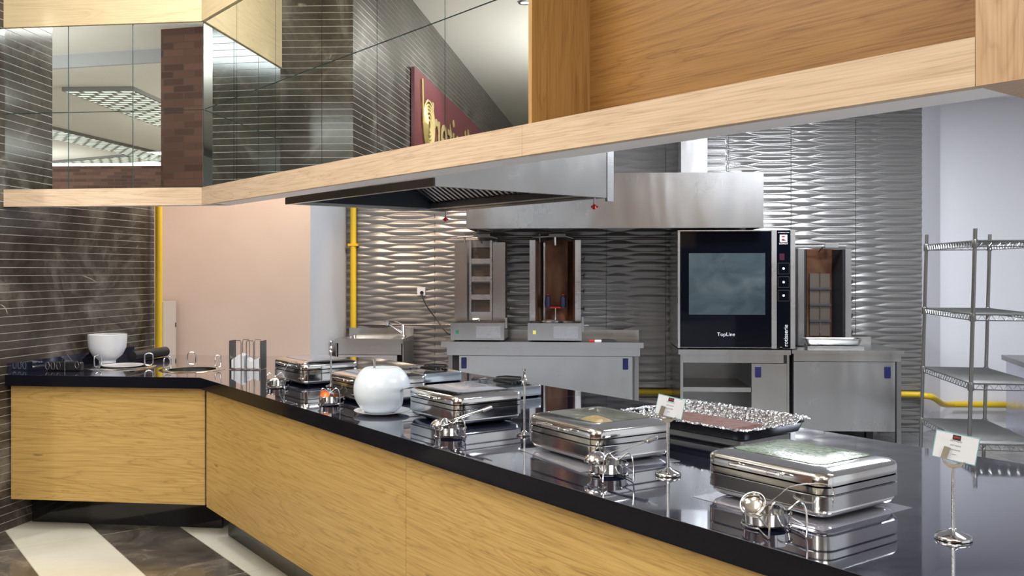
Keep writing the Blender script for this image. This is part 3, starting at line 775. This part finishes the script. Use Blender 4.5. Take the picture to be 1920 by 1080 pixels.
# sink unit
t = thing('sink_unit', 'brownish steel sink unit with raised back edge in the corner', 'sink', K(-1.64, .70), -th)
b_ = MB(); ws, ds = .655, .57
b_.box(0, ws, 0, .06, .91, .95).box(0, ws, .51, ds, .91, .95).box(0, .05, .06, .51, .91, .95).box(ws - .13, ws, .06, .51, .91, .95); b_.build('sink_top', STEEL, t)
MB().loft([(0, .949), (.01, .90), (.03, .74), (.06, .73)], .2875, .285, .475, .45, .04, cap0=False, smooth=True).build('basin', STEEL, t)
bx('back_splash', STEEL, t, 0, ws, ds, ds + .02, .91, 1.02)
bx('front_panel', STEEL, t, .03, ws - .02, .02, .04, .80, .909); bx('door', STEEL_W, t, .03, ws - .06, .015, .04, .1, .795)
bx('side_panel', STEEL_D, t, ws - .012, ws, .04, ds, .1, .909); bx('side_panel', STEEL_D, t, 0, .012, .04, ds, .1, .909)
for x in (.01, ws - .05):
    for y in (.05, ds - .06): bx('leg', STEEL_D, t, x, x + .04, y, y + .04, .006, .099)
t = thing('faucet', 'chrome mixer tap with slanted spout on the sink', 'faucet', K(-1.040, .40, .951), -th)
MB().lathe([(.026, 0), (.026, .01), (.018, .02), (.018, .11), (.012, .118)], 16).build('body', CHROME, t)
MB().tube([(0, 0, .03), (-.07, -.05, .09), (-.13, -.09, .135)], .012, 10).build('spout', CHROME, t)
MB().lathe([(.001, -.02), (.02, -.018), (.022, .015), (.012, .025)], 14, M=T((-.135, -.09, .135))).build('aerator', CHROME, t)
MB().tube([(0, 0, .115), (-.04, .0, .135), (-.085, 0, .15)], .006, 8).build('lever', CHROME, t)
t = thing('drain_valve', 'small chrome valve on the wall beside the sink unit', 'valve', K(-.90, .03, .60), -th)
MB().cyl((0, .03, 0), (0, -.04, 0), .012).cyl((0, -.04, -.03), (0, -.04, .03), .014).build('valve_body', CHROME, t)

# outlet with cord
t = thing('wall_outlet', 'white wall socket on the grey ripple tiles left of the grills', 'outlet', K(-.925, .016, 1.385), -th)
bx('plate', WHITE_P, t, -.042, .042, -.006, .004, -.042, .042, bev=.003); MB().lathe([(.001, 0), (.018, 0), (.018, .012)], 14, M=T((.008, -.007, -.012)) @ FACE).build('plug', BLACK, t)
cc = MB().tube(curve([K(-.917, .035, 1.372), K(-.90, .05, 1.31), K(-.85, .06, 1.22), K(-.78, .06, 1.13), K(-.70, .10, 1.03), K(-.63, .16, .965), K(-.55, .22, .95)]), .005, 6).build('power_cord', BLACK)
tag(cc, 'thin black cord hanging from the white socket down to the left grill', 'cord')
# small things on the left table
t = thing('cleaning_cloth', 'crumpled black cloth lying on the steel table beside the middle grill', 'cloth', K(.93, .55, LEFT_TOP + .001), -th)
gm = MB(); rr_ = []
for i in range(9):
    rr_.append([(.21 * (i / 8 - .5), .14 * (j / 8 - .5), .004 + .018 * abs(math.sin(i * 1.3 + j * .9)) * math.sin(math.pi * i / 8) ** .5 * math.sin(math.pi * j / 8) ** .5 if 0 < i < 8 and 0 < j < 8 else 0) for j in range(9)])
gm.rings(rr_, closed=False); gm.build('fabric', RUBBER, t)
t = thing('lighter', 'small red and white lighter near the right end of the steel table', 'lighter', K(.80, .66, LEFT_TOP + .001), -th)
bx('body', RED, t, -.03, .02, -.012, .012, 0, .02, bev=.004); bx('cap', WHITE_P, t, .021, .085, -.012, .012, 0, .02, bev=.004)

# yellow gas pipes
def pipe(pts, r, lab, nm='gas_pipe', extra=None):
    o = MB().tube(pts, r, 14).build(nm, YELLOW); tag(o, lab, 'pipe'); return o
X_, Y_ = -2.74, 7.24
g1 = pipe([(X_, Y_, .01), (X_, Y_, 3.34)], .026, 'vertical yellow gas pipe at the end of the dark marble wall')
uu = K(-1.615, .065); g2 = pipe([(uu[0], uu[1], .01), (uu[0], uu[1], 3.34)], .031, 'vertical yellow gas pipe in the corner behind the sink')
MB().box(-.05, .05, -.036, .05, -.012, .012, M=T((uu[0], uu[1], 1.86))).build('pipe_clamp', YELLOW, g2)
g3 = pipe(curve([K(-.4, .034, .385), K(1.2, .034, .385), K(3.72, .034, .385), (3.99, 9.05, .385), (4.10, 9.07, .36), (4.29, 9.30, .27), (4.42, 9.40, .25), (4.6, 9.40, .25), (5.6, 9.33, .25)], 5), .030, 'yellow gas pipe running low along the back wall behind the shelving', 'floor_pipe')

# wire shelving
t = thing('wire_shelving', 'tall chrome wire shelving unit with four empty shelves', 'shelf', (3.36, 6.82, .006), 0)
c_ = [Vector((0, 0)), Vector((.17, 1.18)), Vector((.67, 1.10)), Vector((.50, -.08))]
def zig(a, b, z0, z1, n):
    out = []
    for k in range(n + 1):
        p = a.lerp(b, k / n); out.append((p.x, p.y, z0 if k % 2 else z1))
    return out
def slant(p, z): return (p.x - .018 * (z - .9), p.y, z)
LEAN = Matrix(((1, 0, .028, -.028), (0, 1, 0, 0), (0, 0, 1, 0), (0, 0, 0, 1)))
for z in (.325, .765, 1.27, 1.81):
    s_ = MB()
    for k in range(4):
        a_, b_ = c_[k], c_[(k + 1) % 4]; L = (b_ - a_).length; n_ = int(L / .03)
        s_.tube([(a_.x, a_.y, z), (b_.x, b_.y, z)], .005, 6, M=LEAN).tube([(a_.x, a_.y, z - .042), (b_.x, b_.y, z - .042)], .004, 6, M=LEAN)
        s_.tube(zig(a_, b_, z - .042, z, n_), .0028, 4, M=LEAN)
    for k in range(1, 46):
        a_ = c_[0].lerp(c_[1], k / 46); b_ = c_[3].lerp(c_[2], k / 46); s_.tube([(a_.x, a_.y, z + .004), (b_.x, b_.y, z + .004)], .0026, 4, M=LEAN)
    for k in (1, 2, 3):
        a_ = c_[0].lerp(c_[3], k / 4); b_ = c_[1].lerp(c_[2], k / 4); s_.tube([(a_.x, a_.y, z - .003), (b_.x, b_.y, z - .003)], .004, 5, M=LEAN)
    s_.build('shelf', RACKM, t)
for p in c_:
    po = MB().cyl((p.x, p.y, .0), (p.x, p.y, 1.90), .0145, 12, M=LEAN).build('post', RACKM, t)
    for z in (.325, .765, 1.27, 1.81): MB().lathe([(.020, z - .05), (.022, z - .045), (.022, z + .005), (.020, z + .01)], 12, M=LEAN @ T((p.x, p.y, 0))).build('collar', RACKM, po)

# steel table with film at the right
t = thing('steel_side_table', 'steel table with film covered side panel at the right edge behind the shelving', 'table', (4.64, 8.85, 0), math.atan2(-.92, -.245))
# local x runs towards the camera, local y to the right
bx('table_top', STEEL_D, t, 0, .85, 0, 1.0, .755, .80); bx('side_panel', FILM, t, .05, .82, .03, .05, .12, .754)
for x in (.02, .79):
    for y in (.05, .9): bx('leg', STEEL_D, t, x, x + .045, y, y + .045, .006, .754)

# ------------------------------------------------------------------ things on the counter
TZ = .9612
def chafer(tc, nc, label, drz=0, pane=PANEGLASS, wd=.406, dp=.345):
    t = thing('chafing_dish', label, 'chafing dish', C(tc, nc, TZ), RZC + drz, 'chafing dishes along the counter')
    r = .042
    MB().loft([(.05, .004), (.028, .006), (.012, .014), (.006, .024), (.007, .028), (.0, .031), (.0, .066), (.004, .069), (.012, .069), (.02, .05), (.04, .02), (.06, .015)], 0, 0, wd, dp, r).build('water_pan', CHROME_S, t)
    MB().loft([(.004, .070), (.0, .072), (.0, .088), (.004, .091), (.02, .091), (.035, .075)], 0, 0, wd, dp, r).build('food_pan', CHROME_S, t)
    hw_, hd_ = .075, .062
    lid = MB(); prof = [(.0, .0925), (.0, .114), (.004, .121), (.014, .127), (.05, .134), (.056, .1345), (.058, .132), (.056, .1315), (.0155, .124), (.003, .0925)]
    lid.loft(prof, 0, 0, wd, dp, r, cap0=False, cap1=False); li = lid.build('lid', CHROME_S, t)
    MB().loft([(0, .1348), (.0, .1362), (.03, .1405), (.06, .1425)], 0, 0, wd - .108, dp - .108, .03, cap0=True).build('lid_window', pane, li)
    h = MB(); y = -dp / 2 - .028
    h.tube(curve([(-.075, -dp / 2 - .002, .108), (-.085, y, .110), (-.06, y - .004, .110), (.06, y - .004, .110), (.085, y, .110), (.075, -dp / 2 - .002, .108)], 4), .0045, 8).tube([(-.05, y - .004, .110), (.05, y - .004, .110)], .0062, 10)
    h.build('lid_handle', CHROME, li)
    MB().box(-.09, -.04, dp / 2 - .002, dp / 2 + .016, .085, .122, bev=.004).box(.04, .09, dp / 2 - .002, dp / 2 + .016, .085, .122, bev=.004).build('hinge', CHROME_S, t)
    for sx in (-1, 1):
        for sy in (-1, 1): MB().lathe([(.012, -.0008), (.012, .006)], 12, M=T((sx * (wd / 2 - .07), sy * (dp / 2 - .07), 0))).build('foot', BLACK, t)
    return t
chafer(3.970, .432, 'chafing dish with steamed greenish lid window, nearest the camera', 0, STEAM)
chafer(3.134, .415, 'chafing dish with yellow food behind its lid window, behind the front sign stand', R(-3))
STEAMW = mat('pale_lid_glass', (.42, .44, .50), .12, .3)
chafer(2.217, .450, 'chafing dish with plain lid right behind the white apple bowl', 0, STEAMW)
chafer(1.448, .430, 'chafing dish partly hidden behind the white apple bowl, left of it', 0, STEAMW)
chafer(.577, .484, 'smallest looking chafing dish, farthest along the counter beside the napkin rack', 0, STEAMW, wd=.44)
# food in the second dish
fo = MB(); rg = []
for i in range(7):
    a = i / 6; rg.append([((.085 * math.cos(b) * (1 - a) + .0005) * (1 + .15 * math.sin(5 * b + i)), (.060 * math.sin(b) * (1 - a) + .0005) * (1 + .1 * math.sin(7 * b)), .100 + .030 * (1 - (1 - a) ** 2) + .003 * math.sin(6 * b + i)) for b in [2 * math.pi * k / 18 for k in range(18)]])
fo.rings(rg); FOOD = mat('yellow_food', (.75, .47, .06), .5)
q = fo.build('yellow_food', FOOD); q.location = C(3.134, .40, TZ); q.rotation_euler = (0, 0, RZC)
tag(q, 'mound of yellow food seen through a chafing dish lid window', 'food')
# mats under the two nearest dishes
SHEET = mat('glossy_pale_sheet', (.60, .60, .68), .08, .75)
def matt(c, drz, lab):
    o = MB().box(-.215, .215, -.215, .175, 0, .0008).build('place_sheet', SHEET)
    o.location = C(*c, .9603); o.rotation_euler = (0, 0, RZC + drz); tag(o, lab, 'sheet')
matt((3.985, .428), 0, 'thin pale sheet under the chafing dish nearest the camera')
matt((3.16, .405), R(-9), 'thin pale sheet showing its left corner under the second nearest chafing dish')

# utensil rests
def rest(x, y, rz, lab):
    t = thing('utensil_rest', lab, 'utensil rest', (x, y, TZ), rz, 'round utensil rests before the chafing dishes')
    MB().lathe([(.001, .008), (.047, .008), (.054, .012), (.057, .038), (.0585, .038), (.056, .009), (.048, .0055), (.001, .0055)], 36, cap0=False, cap1=False).build('cup', CHROME_S, t)
    f = MB(); ring = []
    for k in range(19):
        a = R(40 + 280 * k / 18); ring.append((.0615 * math.cos(a), .0615 * math.sin(a), .032))
    pts = [(.122, -.047, .028), (.10, -.047, .030)] + ring[::-1] + [(.10, .047, .030), (.122, .047, .028)]
    f.tube(pts, .0024, 6)
    ring2 = [(x_, y_, .003) for x_, y_, z_ in ring]
    f.tube([(.122, -.047, .003), (.10, -.047, .003)] + ring2[::-1] + [(.10, .047, .003), (.122, .047, .003)], .0024, 6)
    f.tube(curve([(.124, -.047, .003), (.128, -.047, .03), (.126, -.044, .07), (.124, -.030, .088), (.122, -.012, .075), (.122, 0, .068), (.122, .012, .075), (.124, .030, .088), (.126, .044, .07), (.128, .047, .03), (.124, .047, .003)], 5), .0024, 6)
    f.build('wire_frame', WIRE, t)
    return t
RR = R(-82)
rs = [(.639, 2.345, 'utensil rest holding the open ladle, nearest the camera'), (.303, 2.935, 'utensil rest before the dish with yellow food'), (-.238, 3.60, 'utensil rest right of the white apple bowl with an orange glint'), (-.868, 4.48, 'utensil rest holding the orange smeared spoon'), (-1.29, 5.14, 'utensil rest farthest along the counter, with a long spoon handle')]
for x, y, l in rs: rest(x, y, RR, l)
def bowl_mb(mb, r, M, depth=.5):
    pr = [(.001, -r * depth)] + [(r * math.sin(R(a)), -r * depth * math.cos(R(a))) for a in range(15, 91, 15)] + [(r * .93 * math.sin(R(a)), -r * depth * .9 * math.cos(R(a))) for a in range(90, 0, -15)] + [(.001, -r * depth * .9)]
    mb.lathe(pr, 24, M=M, cap0=False, cap1=False)
def strip(mb, pts, wd, th_=.0014, side=(0, 0, 1)):
    """flat bar along pts, its width across side x tangent"""
    P = [Vector(p) for p in pts]; rg = []
    for i, p in enumerate(P):
        t_ = (P[min(i + 1, len(P) - 1)] - P[max(i - 1, 0)]).normalized(); u = Vector(side).cross(t_)
        u = u.normalized() if u.length > 1e-4 else Vector((1, 0, 0)); v = t_.cross(u)
        w_ = wd[i] if isinstance(wd, list) else wd
        rg.append([tuple(p + u * w_ / 2 + v * th_ / 2), tuple(p - u * w_ / 2 + v * th_ / 2), tuple(p - u * w_ / 2 - v * th_ / 2), tuple(p + u * w_ / 2 - v * th_ / 2)])
    mb.rings(rg, smooth=False)
# ladle in the nearest rest
def ladle(x, y, z, rz, lab, bowlm=CHROME_S, rb=.033, hl=.15, nm='ladle', handle=CHROME, rise=.05, tilt=(35, -20)):
    t = thing(nm, lab, nm.split('_')[-1], (x, y, z), rz)
    mb = MB(); bowl_mb(mb, rb, Matrix.Rotation(R(tilt[0]), 4, 'X') @ Matrix.Rotation(R(tilt[1]), 4, 'Y')); mb.build('bowl', bowlm, t)
    hb_ = MB(); pts = curve([(rb * .95, .0, -.004), (rb + .03, 0, rise * .5), (rb + .06, 0, rise), (rb + hl * .8, .0, rise + .012), (rb + hl, 0, rise + .008), (rb + hl + .012, 0, rise - .010), (rb + hl + .006, 0, rise - .022)], 5)
    strip(hb_, pts, .007); hb_.build('handle', handle, t); return t
ladle(.605, 2.345, 1.015, R(-20), 'steel ladle lying open towards the camera in the nearest utensil rest', tilt=(48, -12))
# tongs in two rests
def tongs(x, y, z, rz, lab, ln=.16):
    t = thing('serving_tongs', lab, 'tongs', (x, y, z), rz)
    for s in (-1, 1):
        mb = MB(); pts = curve([(-.045, s * .018, .0), (-.01, s * .022, .004), (.03, s * .016, .020), (.08, s * .014, .036), (ln - .01, s * .010, .056)], 4)
        strip(mb, pts, [.028 + .0 * i if i < 5 else .010 for i in range(len(pts))], .0015, side=(0, .4, 1)); mb.build('arm', CHROME, t)
    mb = MB(); M_ = T((ln, 0, .060)) @ Matrix.Rotation(R(-20), 4, 'Y'); mb.box(-.022, .018, -.014, .014, -.006, .006, M=M_, bev=.003)
    mb.build('grip_block', STEEL_W, t)
    mb = MB(); bowl_mb(mb, .036, T((-.03, 0, .006)) @ Matrix.Rotation(R(180), 4, 'X') @ Matrix.Rotation(R(15), 4, 'Y'), .6); mb.build('scoop', CHROME_S, t)
tongs(.29, 2.94, 1.002, R(14), 'steel serving tongs resting in the holder before the dish with yellow food')
tongs(-.25, 3.60, 1.002, R(14), 'steel serving tongs resting in the holder right of the white apple bowl')
ladle(-.90, 4.48, 1.005, R(5), 'steel spoon with an orange smeared bowl, left of the apple bowl', SAUCE, .024, .07, 'serving_spoon', CHROME, .03, (50, 0))
ladle(-1.31, 5.14, .994, R(0), 'long dark handled steel spoon in the farthest utensil rest', CHROME_S, .022, .10, 'serving_spoon', STEEL_D, .095, (20, 0))

# sign stands
def stand(x, y, hz, lab, card=None, rc=0, roll=0, rb=.042):
    t = thing('sign_stand', lab, 'sign stand', (x, y, TZ), rc, None)
    MB().lathe([(.001, .0), (rb, .0), (rb, .005), (rb * .93, .009), (rb * .35, .018), (.007, .024), (.001, .024)], 32).build('base', CHROME_S, t)
    MB().cyl((0, 0, .02), (0, 0, hz), .005, 12).build('pole', STEEL_W, t)
    MC = T((0, -.004, hz + .02))
    cr = MB(); rg = []
    for k in range(13):
        a = R(200 + 140 * k / 12); wv = .011 * math.sin(math.pi * (k + .6) / 13.2)
        ro, ri = .026, .026 - wv
        rg.append([(ro * math.cos(a), -.010, ro * math.sin(a)), (ro * math.cos(a), .010, ro * math.sin(a)), (ri * math.cos(a), .010, ri * math.sin(a)), (ri * math.cos(a), -.010, ri * math.sin(a))])
    cr.rings(rg, smooth=False, M=MC); 
    cr.box(-.026, -.012, -.014, -.010, -.010, .020, M=MC @ Matrix.Rotation(R(18), 4, 'Y')); cr.build('clip', CHROME_S, t)
    if card:
        # the card is a thing of its own held by the clip
        cw, chh = card
        q_ = thing('menu_card', lab.replace('chrome sign stand', 'white menu card').replace('holding a tilted white card', 'on the chrome stand'), 'card', (x, y, TZ + hz + .010), rc)
        Mr = Matrix.Rotation(R(roll), 4, 'Y')
        def P_(m): return m
        MB().box(-cw / 2, cw / 2, -.003, -.001, 0, chh, M=Mr).build('pane', TEAL, q_)
        MB().box(-cw / 2 + .002, cw / 2 - .002, -.0036, -.0031, .002, chh - .002, M=Mr).build('paper', PAPER, q_)
        sc = chh / .066
        MB().box(-.010 * sc, .008 * sc, -.0042, -.0037, chh - .0155 * sc, chh - .0035 * sc, M=Mr).build('printed_logo', INK, q_)
        MB().box(-.007 * sc, .005 * sc, -.0045, -.0043, chh - .0105 * sc, chh - .0075 * sc, M=Mr).build('logo_mark', RED, q_)
        for k, (s_, sz) in enumerate((('PATTI SAUCE', .0043), ('HOT SAUCE', .0043), ('HOT SAUCE', .0043), ('corner', .0036))):
            text('lettering', s_, sz * sc, INK, q_, Mr @ T((-.001 * sc, -.0037, chh - (.0185 + .0105 * k) * sc)) @ FACE, .0002)
stand(1.052, 2.225, .175, 'chrome sign stand holding a tilted white card at the right near corner', (.096, .066), R(-27), 9)
stand(.487, 2.915, .172, 'chrome sign stand holding a tilted white card beside the dish with yellow food', (.086, .064), R(-14), 12, .040)
def clip_stand(x, y, hz, lab):
    t = thing('clip_stand', lab, 'sign stand', (x, y, TZ), RZC, None)
    MB().lathe([(.001, .0), (.032, .0), (.032, .005), (.012, .012), (.005, .018), (.001, .018)], 24).build('base', CHROME_S, t)
    MB().cyl((0, 0, .012), (0, 0, hz), .0045, 10).build('pole', STEEL_W, t)
    c2 = MB()
    for s in (-1, 1): c2.tube(curve([(0, 0, hz - .005), (s * .010, 0, hz + .008), (s * .012, 0, hz + .02), (s * .004, 0, hz + .032), (s * .001, 0, hz + .052), (s * .006, 0, hz + .062)], 4), .0035, 6)
    c2.build('clip', CHROME, t)
clip_stand(.048, 3.62, .195, 'empty chrome clip stand between the two middle chafing dishes')
clip_stand(-.995, 5.13, .19, 'empty chrome clip stand behind the farthest chafing dish')

# apple bowl and saucer
AX, AY = -.575, 4.17
t = thing('saucer', 'white saucer under the white apple shaped bowl', 'saucer', (AX - .006, AY, TZ))
MB().lathe([(.001, .002), (.07, .0), (.075, .003), (.122, .014), (.124, .017), (.118, .016), (.075, .007), (.001, .006)], 48, cap0=False, cap1=False).build('plate', WHITE_C, t)
t = thing('apple_bowl', 'glossy white apple shaped bowl with a bite taken out and a chrome stem', 'bowl', (AX, AY, TZ + .0065), 0)
bm_ = MB(); Rb = .122; rg = []; NZ, NA = 40, 64
for i in range(1, NZ):
    ph = math.pi * i / NZ; z = -math.cos(ph); rad = math.sin(ph)
    zz_ = .112 + .112 * z
    if z > .80: zz_ -= (z - .80) * .14
    if z < -.85: zz_ = .112 - .112 * .85 + (z + .85) * .02
    ring = []
    for k in range(NA):
        a = 2 * math.pi * k / NA; lobe = 1 + .02 * math.cos(3 * a)
        x_ = rad * Rb * math.cos(a) * lobe - .012; y_ = rad * Rb * math.sin(a) * lobe
        if zz_ > .116: x_ += .010 * max(0, math.cos(a))
        x_l = .083
        if zz_ < .116 and x_ > x_l: x_ = x_l
        ring.append((x_, y_, (zz_ - .0155) * 1.07))
    rg.append(ring)
bm_.rings(rg); bm_.build('bowl_body', WHITE_G, t)
MB().tube([(-.030, -.055, .19), (-.031, -.058, .215), (-.033, -.058, .240)], [.006, .0055, .008], 10).build('stem', CHROME, t)

# white bowl on the left part, roll behind it and small wire rack
t = thing('white_bowl', 'deep white ceramic bowl on a small foot beside the marble wall', 'bowl', (-2.80, 6.46, TZ))
MB().lathe([(.001, .004), (.055, .0), (.055, .018), (.062, .024), (.098, .055), (.122, .105), (.128, .17), (.127, .196), (.123, .198), (.121, .17), (.115, .108), (.09, .06), (.05, .034), (.001, .030)], 56, cap0=False, cap1=False).build('bowl_body', WHITE_C, t)
t = thing('black_roll', 'black plastic roll lying against the marble wall behind the white bowl', 'roll', (-2.62, 6.74, TZ + .037), R(76))
MB().lathe([(.008, -.20), (.036, -.196), (.036, .196), (.008, .20)], 24, M=Matrix.Rotation(R(90), 4, 'Y')).build('roll_body', BLACK, t)
t = thing('loop_holder', 'small black holder with chrome wire loops on the far left of the counter', 'holder', (-2.88, 5.925, TZ), R(-7))
bx('block', BLACK, t, -.09, .14, .015, .055, .0, .055, bev=.006)
for k in range(3):
    MB().tube([(-.075 + .038 * k + .013 * math.cos(a), .0, .033 + .024 * math.sin(a)) for a in [2 * math.pi * q / 14 for q in range(14)]], .0022, 6, closed=True).build('loop', WIRE, t)
MB().tube([(.125 + .012 * math.cos(a), .0, .040 + .022 * math.sin(a)) for a in [2 * math.pi * q / 14 for q in range(14)]], .0025, 6, closed=True).build('loop', WIRE, t)
MB().cyl((.043, .0, .0), (.043, .0, .062), .0024, 6).build('pin', WIRE, t)
MB().tube([(.00, .03, .055), (.035, .03, .11), (.075, .03, .06)], .002, 6).build('bent_wire', WIRE, t)

# soup wells
def well(x, y, lab, ro):
    t = thing('soup_well', lab, 'soup well', (x, y, .9605), 0, 'two round wells sunk in the left worktop')
    MB().lathe([(.150, -.10), (.150, .001), (.158, .003), (ro - .006, .004), (ro, .0005), (.1525, .0003), (.1525, -.10)], 56, cap0=False, cap1=False).build('flange', CHROME_S, t)
    MB().lathe([(.1495, -.10), (.14, -.11), (.001, -.11)], 40, cap0=False, cap1=True).build('well_bottom', STEEL_D, t)
    return t
w1 = well(*WELLS[0], 'round steel soup well beside the white bowl, with a white plate on it', .225)
w2_ = well(*WELLS[1], 'open round steel soup well nearer the napkin rack', .205)
t = thing('white_plate', 'flat round white plate lying on the left soup well', 'plate', (WELLS[0][0] + .02, WELLS[0][1] - .01, .9652))
MB().lathe([(.001, 0), (.115, .001), (.128, .006), (.13, .010), (.115, .008), (.001, .010)], 44, cap0=False, cap1=False).build('plate', WHITE_C, t)
def loop_handle(x, y, rz, par):
    t = MB().tube([(.026 * math.cos(a), .0, .052 + .018 * math.sin(a) * 1.0 + (.022 if math.sin(a) > 0 else -.022) * min(1, abs(math.sin(a)) * 4)) for a in [2 * math.pi * q / 24 for q in range(24)]], .0038, 8, closed=True).build('loop_handle', WIRE, par)
    t.location = (x - par.location.x, y - par.location.y, .004); t.rotation_euler = (0, 0, rz)
loop_handle(-2.67, 6.015, R(60), w1)
loop_handle(-2.385, 6.13, R(10), w1)
loop_handle(-2.165, 5.865, R(55), w2_)
loop_handle(-2.13, 6.205, R(10), w2_)
loop_handle(-1.885, 5.985, R(65), w2_)

# napkin rack
t = thing('napkin_rack', 'wire rack with tall inverted loops holding white napkins', 'rack', (-1.715, 6.06, TZ), R(-8))
nf = MB(); hw_ = .105
nf.tube([(-hw_, -.05, .004), (hw_, -.05, .004), (hw_, .05, .004), (-hw_, .05, .004)], .0025, 6, closed=True)
for x in (-.05, 0, .05): nf.tube([(x, -.05, .006), (x, .05, .006)], .002, 6)
nf.build('base_frame', WIRE, t)
for (x0, y0) in ((-.072, -.05), (.012, -.05), (-.058, .05), (.024, .05)):
    w_ = .048; MB().tube([(x0, y0, .006), (x0, y0, .175), (x0 + .006, y0, .186), (x0 + w_ - .006, y0, .186), (x0 + w_, y0, .175), (x0 + w_, y0, .006)], .0026, 6).build('wire_loop', RACKM, t)
for s in (-1, 1):
    MB().box(s * hw_ - .003, s * hw_ + .003, -.045, .045, .002, .185).build('end_bar', RACKM, t)
for k, (x0, hh, lab) in enumerate(((-.095, .095, 'folded white napkin stack in the left part of the wire rack'), (.008, .075, 'folded white napkin stack in the right part of the wire rack'))):
    n_ = MB()
    for j in range(7):
        y_ = -.038 + j * .0115; hj = hh * (1 - .04 * abs(j - 3))
        if k == 0: pr = [(0, .0), (.085, 0), (.085, hj * .9), (.06, hj), (.0, hj * .62)]
        else: pr = [(0, 0), (.085, 0), (.085, hj * .95), (.03, hj * .62), (0, hj * .9)]
        n_.poly([(x, y_, z) for x, z in pr] + [(x, y_ + .009, z) for x, z in pr], [(4, 3, 2, 1, 0), (5, 6, 7, 8, 9)] + [(i, (i + 1) % 5, 5 + (i + 1) % 5, 5 + i) for i in range(5)])
    o = n_.build('napkin_stack', PAPER); o.matrix_world = T((-1.715, 6.06, TZ + .009)) @ Matrix.Rotation(R(-8), 4, 'Z') @ T((x0, 0, 0)); tag(o, lab, 'napkins')

# baking tray with foil and cake
BT = (3.135, .99); BR = RZC + R(2)
t = thing('baking_sheet_stand', 'low dark steel warming base under the foil lined baking tray', 'stand', C(*BT, TZ), BR)
bx('base_box', STEEL_D, t, -.25, .25, -.13, .15, .0, .035, bev=.008)
t = thing('baking_tray', 'black baking tray lined with foil holding a slab of brown cake', 'tray', C(*BT, TZ + .036), BR)
MB().loft([(.03, 0), (.012, .006), (.0, .036), (-.006, .040), (-.006, .043), (.004, .041), (.016, .010), (.034, .004)], 0, 0, .60, .38, .05).build('pan', BLACK, t)
fl = MB(); rg = []
prof = [(.034, .0055), (.020, .010), (.006, .040), (-.004, .046), (-.012, .047), (-.016, .042)]
random.seed(3)
for ins, z in prof:
    ring = []; wd_, dp_ = .60, .38; n1, n2 = 60, 38
    hw_, hd_ = wd_ / 2 - ins, dp_ / 2 - ins
    per = [(-hw_ + 2 * hw_ * k / n1, -hd_) for k in range(n1)] + [(hw_, -hd_ + 2 * hd_ * k / n2) for k in range(n2)] + [(hw_ - 2 * hw_ * k / n1, hd_) for k in range(n1)] + [(-hw_, hd_ - 2 * hd_ * k / n2) for k in range(n2)]
    for (x_, y_) in per:
        cx_ = min(max(x_, -hw_ + .04), hw_ - .04); cy_ = min(max(y_, -hd_ + .04), hd_ - .04)
        dx, dy = x_ - cx_, y_ - cy_; l_ = math.hypot(dx, dy)
        if l_ > .04: x_, y_ = cx_ + dx / l_ * .04, cy_ + dy / l_ * .04
        j_ = .0018 if z < .02 else .004
        up = .010 if (y_ > .10 and z > .035) else 0
        ring.append((x_ + random.uniform(-j_, j_), y_ + random.uniform(-j_, j_), z + up + random.uniform(-j_, j_) * .7))
    rg.append(ring)
fl.rings(rg, cap0=True, cap1=False, smooth=False); fl.build('foil_lining', FOIL, t)
ck = MB(); rg = []; nx_, ny_ = 36, 22
for i in range(nx_ + 1):
    row = []
    for j in range(ny_ + 1):
        x_ = -.235 + .41 * i / nx_; y_ = -.145 + .25 * j / ny_
        ed = min(i, nx_ - i, j, ny_ - j); row.append((x_, y_, .0075 if ed == 0 else .022 + random.uniform(-.0015, .0015)))
    rg.append(row)
ck.rings(rg, closed=False); q = ck.build('cake_slab', CAKE); q.location = C(*BT, TZ + .037); q.rotation_euler = (0, 0, BR)
tag(q, 'flat slab of crumbly brown cake inside the foil lined tray', 'cake')

# trays with black handled tools on the back row
def back_tray(tc, nc, lab, l2, l3):
    c_ = C(tc, nc, TZ)
    t = thing('steel_tray', lab, 'tray', c_, RZC, 'steel box trays in the back row')
    MB().loft([(.01, 0), (0, .006), (0, .052), (.003, .056), (.012, .056), (.016, .050), (.05, .049)], 0, 0, .36, .27, .02).build('tray_body', mat('bluish_steel', (.52, .60, .66), .15, 1), t)
    for k, (dx, dy, rz, lb) in enumerate(((-.02, -.02, 12, l2), (-.11, .05, 40, l3))):
        c3 = C(tc + dx, nc + dy, TZ + .0575 + .0)
        q_ = thing('black_tongs', lb, 'tongs', c3, RZC + R(rz), 'black handled tongs on the steel trays')
        for s in (-1, 1):
            MB().tube([(0, s * .010, .012), (.05, s * .014, .014), (.13, s * .012, .012)], [.008, .011, .010], 8).build('grip', BLACK, q_)
            st = MB(); strip(st, [(-.12, s * .004, .006), (-.06, s * .018, .008), (0, s * .010, .012)], .012, .002); st.build('arm', CHROME_S, q_)
back_tray(.88, 1.05, 'bluish steel box tray behind the apple bowl', 'black handled tongs lying level on the far steel tray', 'black handled tongs slanting on the left of the far steel tray')
back_tray(1.66, 1.03, 'bluish steel box tray behind the chafing dish right of the apple bowl', 'black handled tongs lying level on the nearer steel tray', 'black handled tongs slanting on the left of the nearer steel tray')
# half wall cabinet behind the marble wall
t = thing('white_cabinet', 'narrow pale cabinet standing in the alcove before the peach wall', 'cabinet', (-2.99, 7.95, 0), 0)
bx('cabinet_body', GREYC, t, -.16, .02, 0, .3, .006, 1.33); bx('hinge', BLACK, t, .0205, .026, .28, .29, 1.10, 1.14)
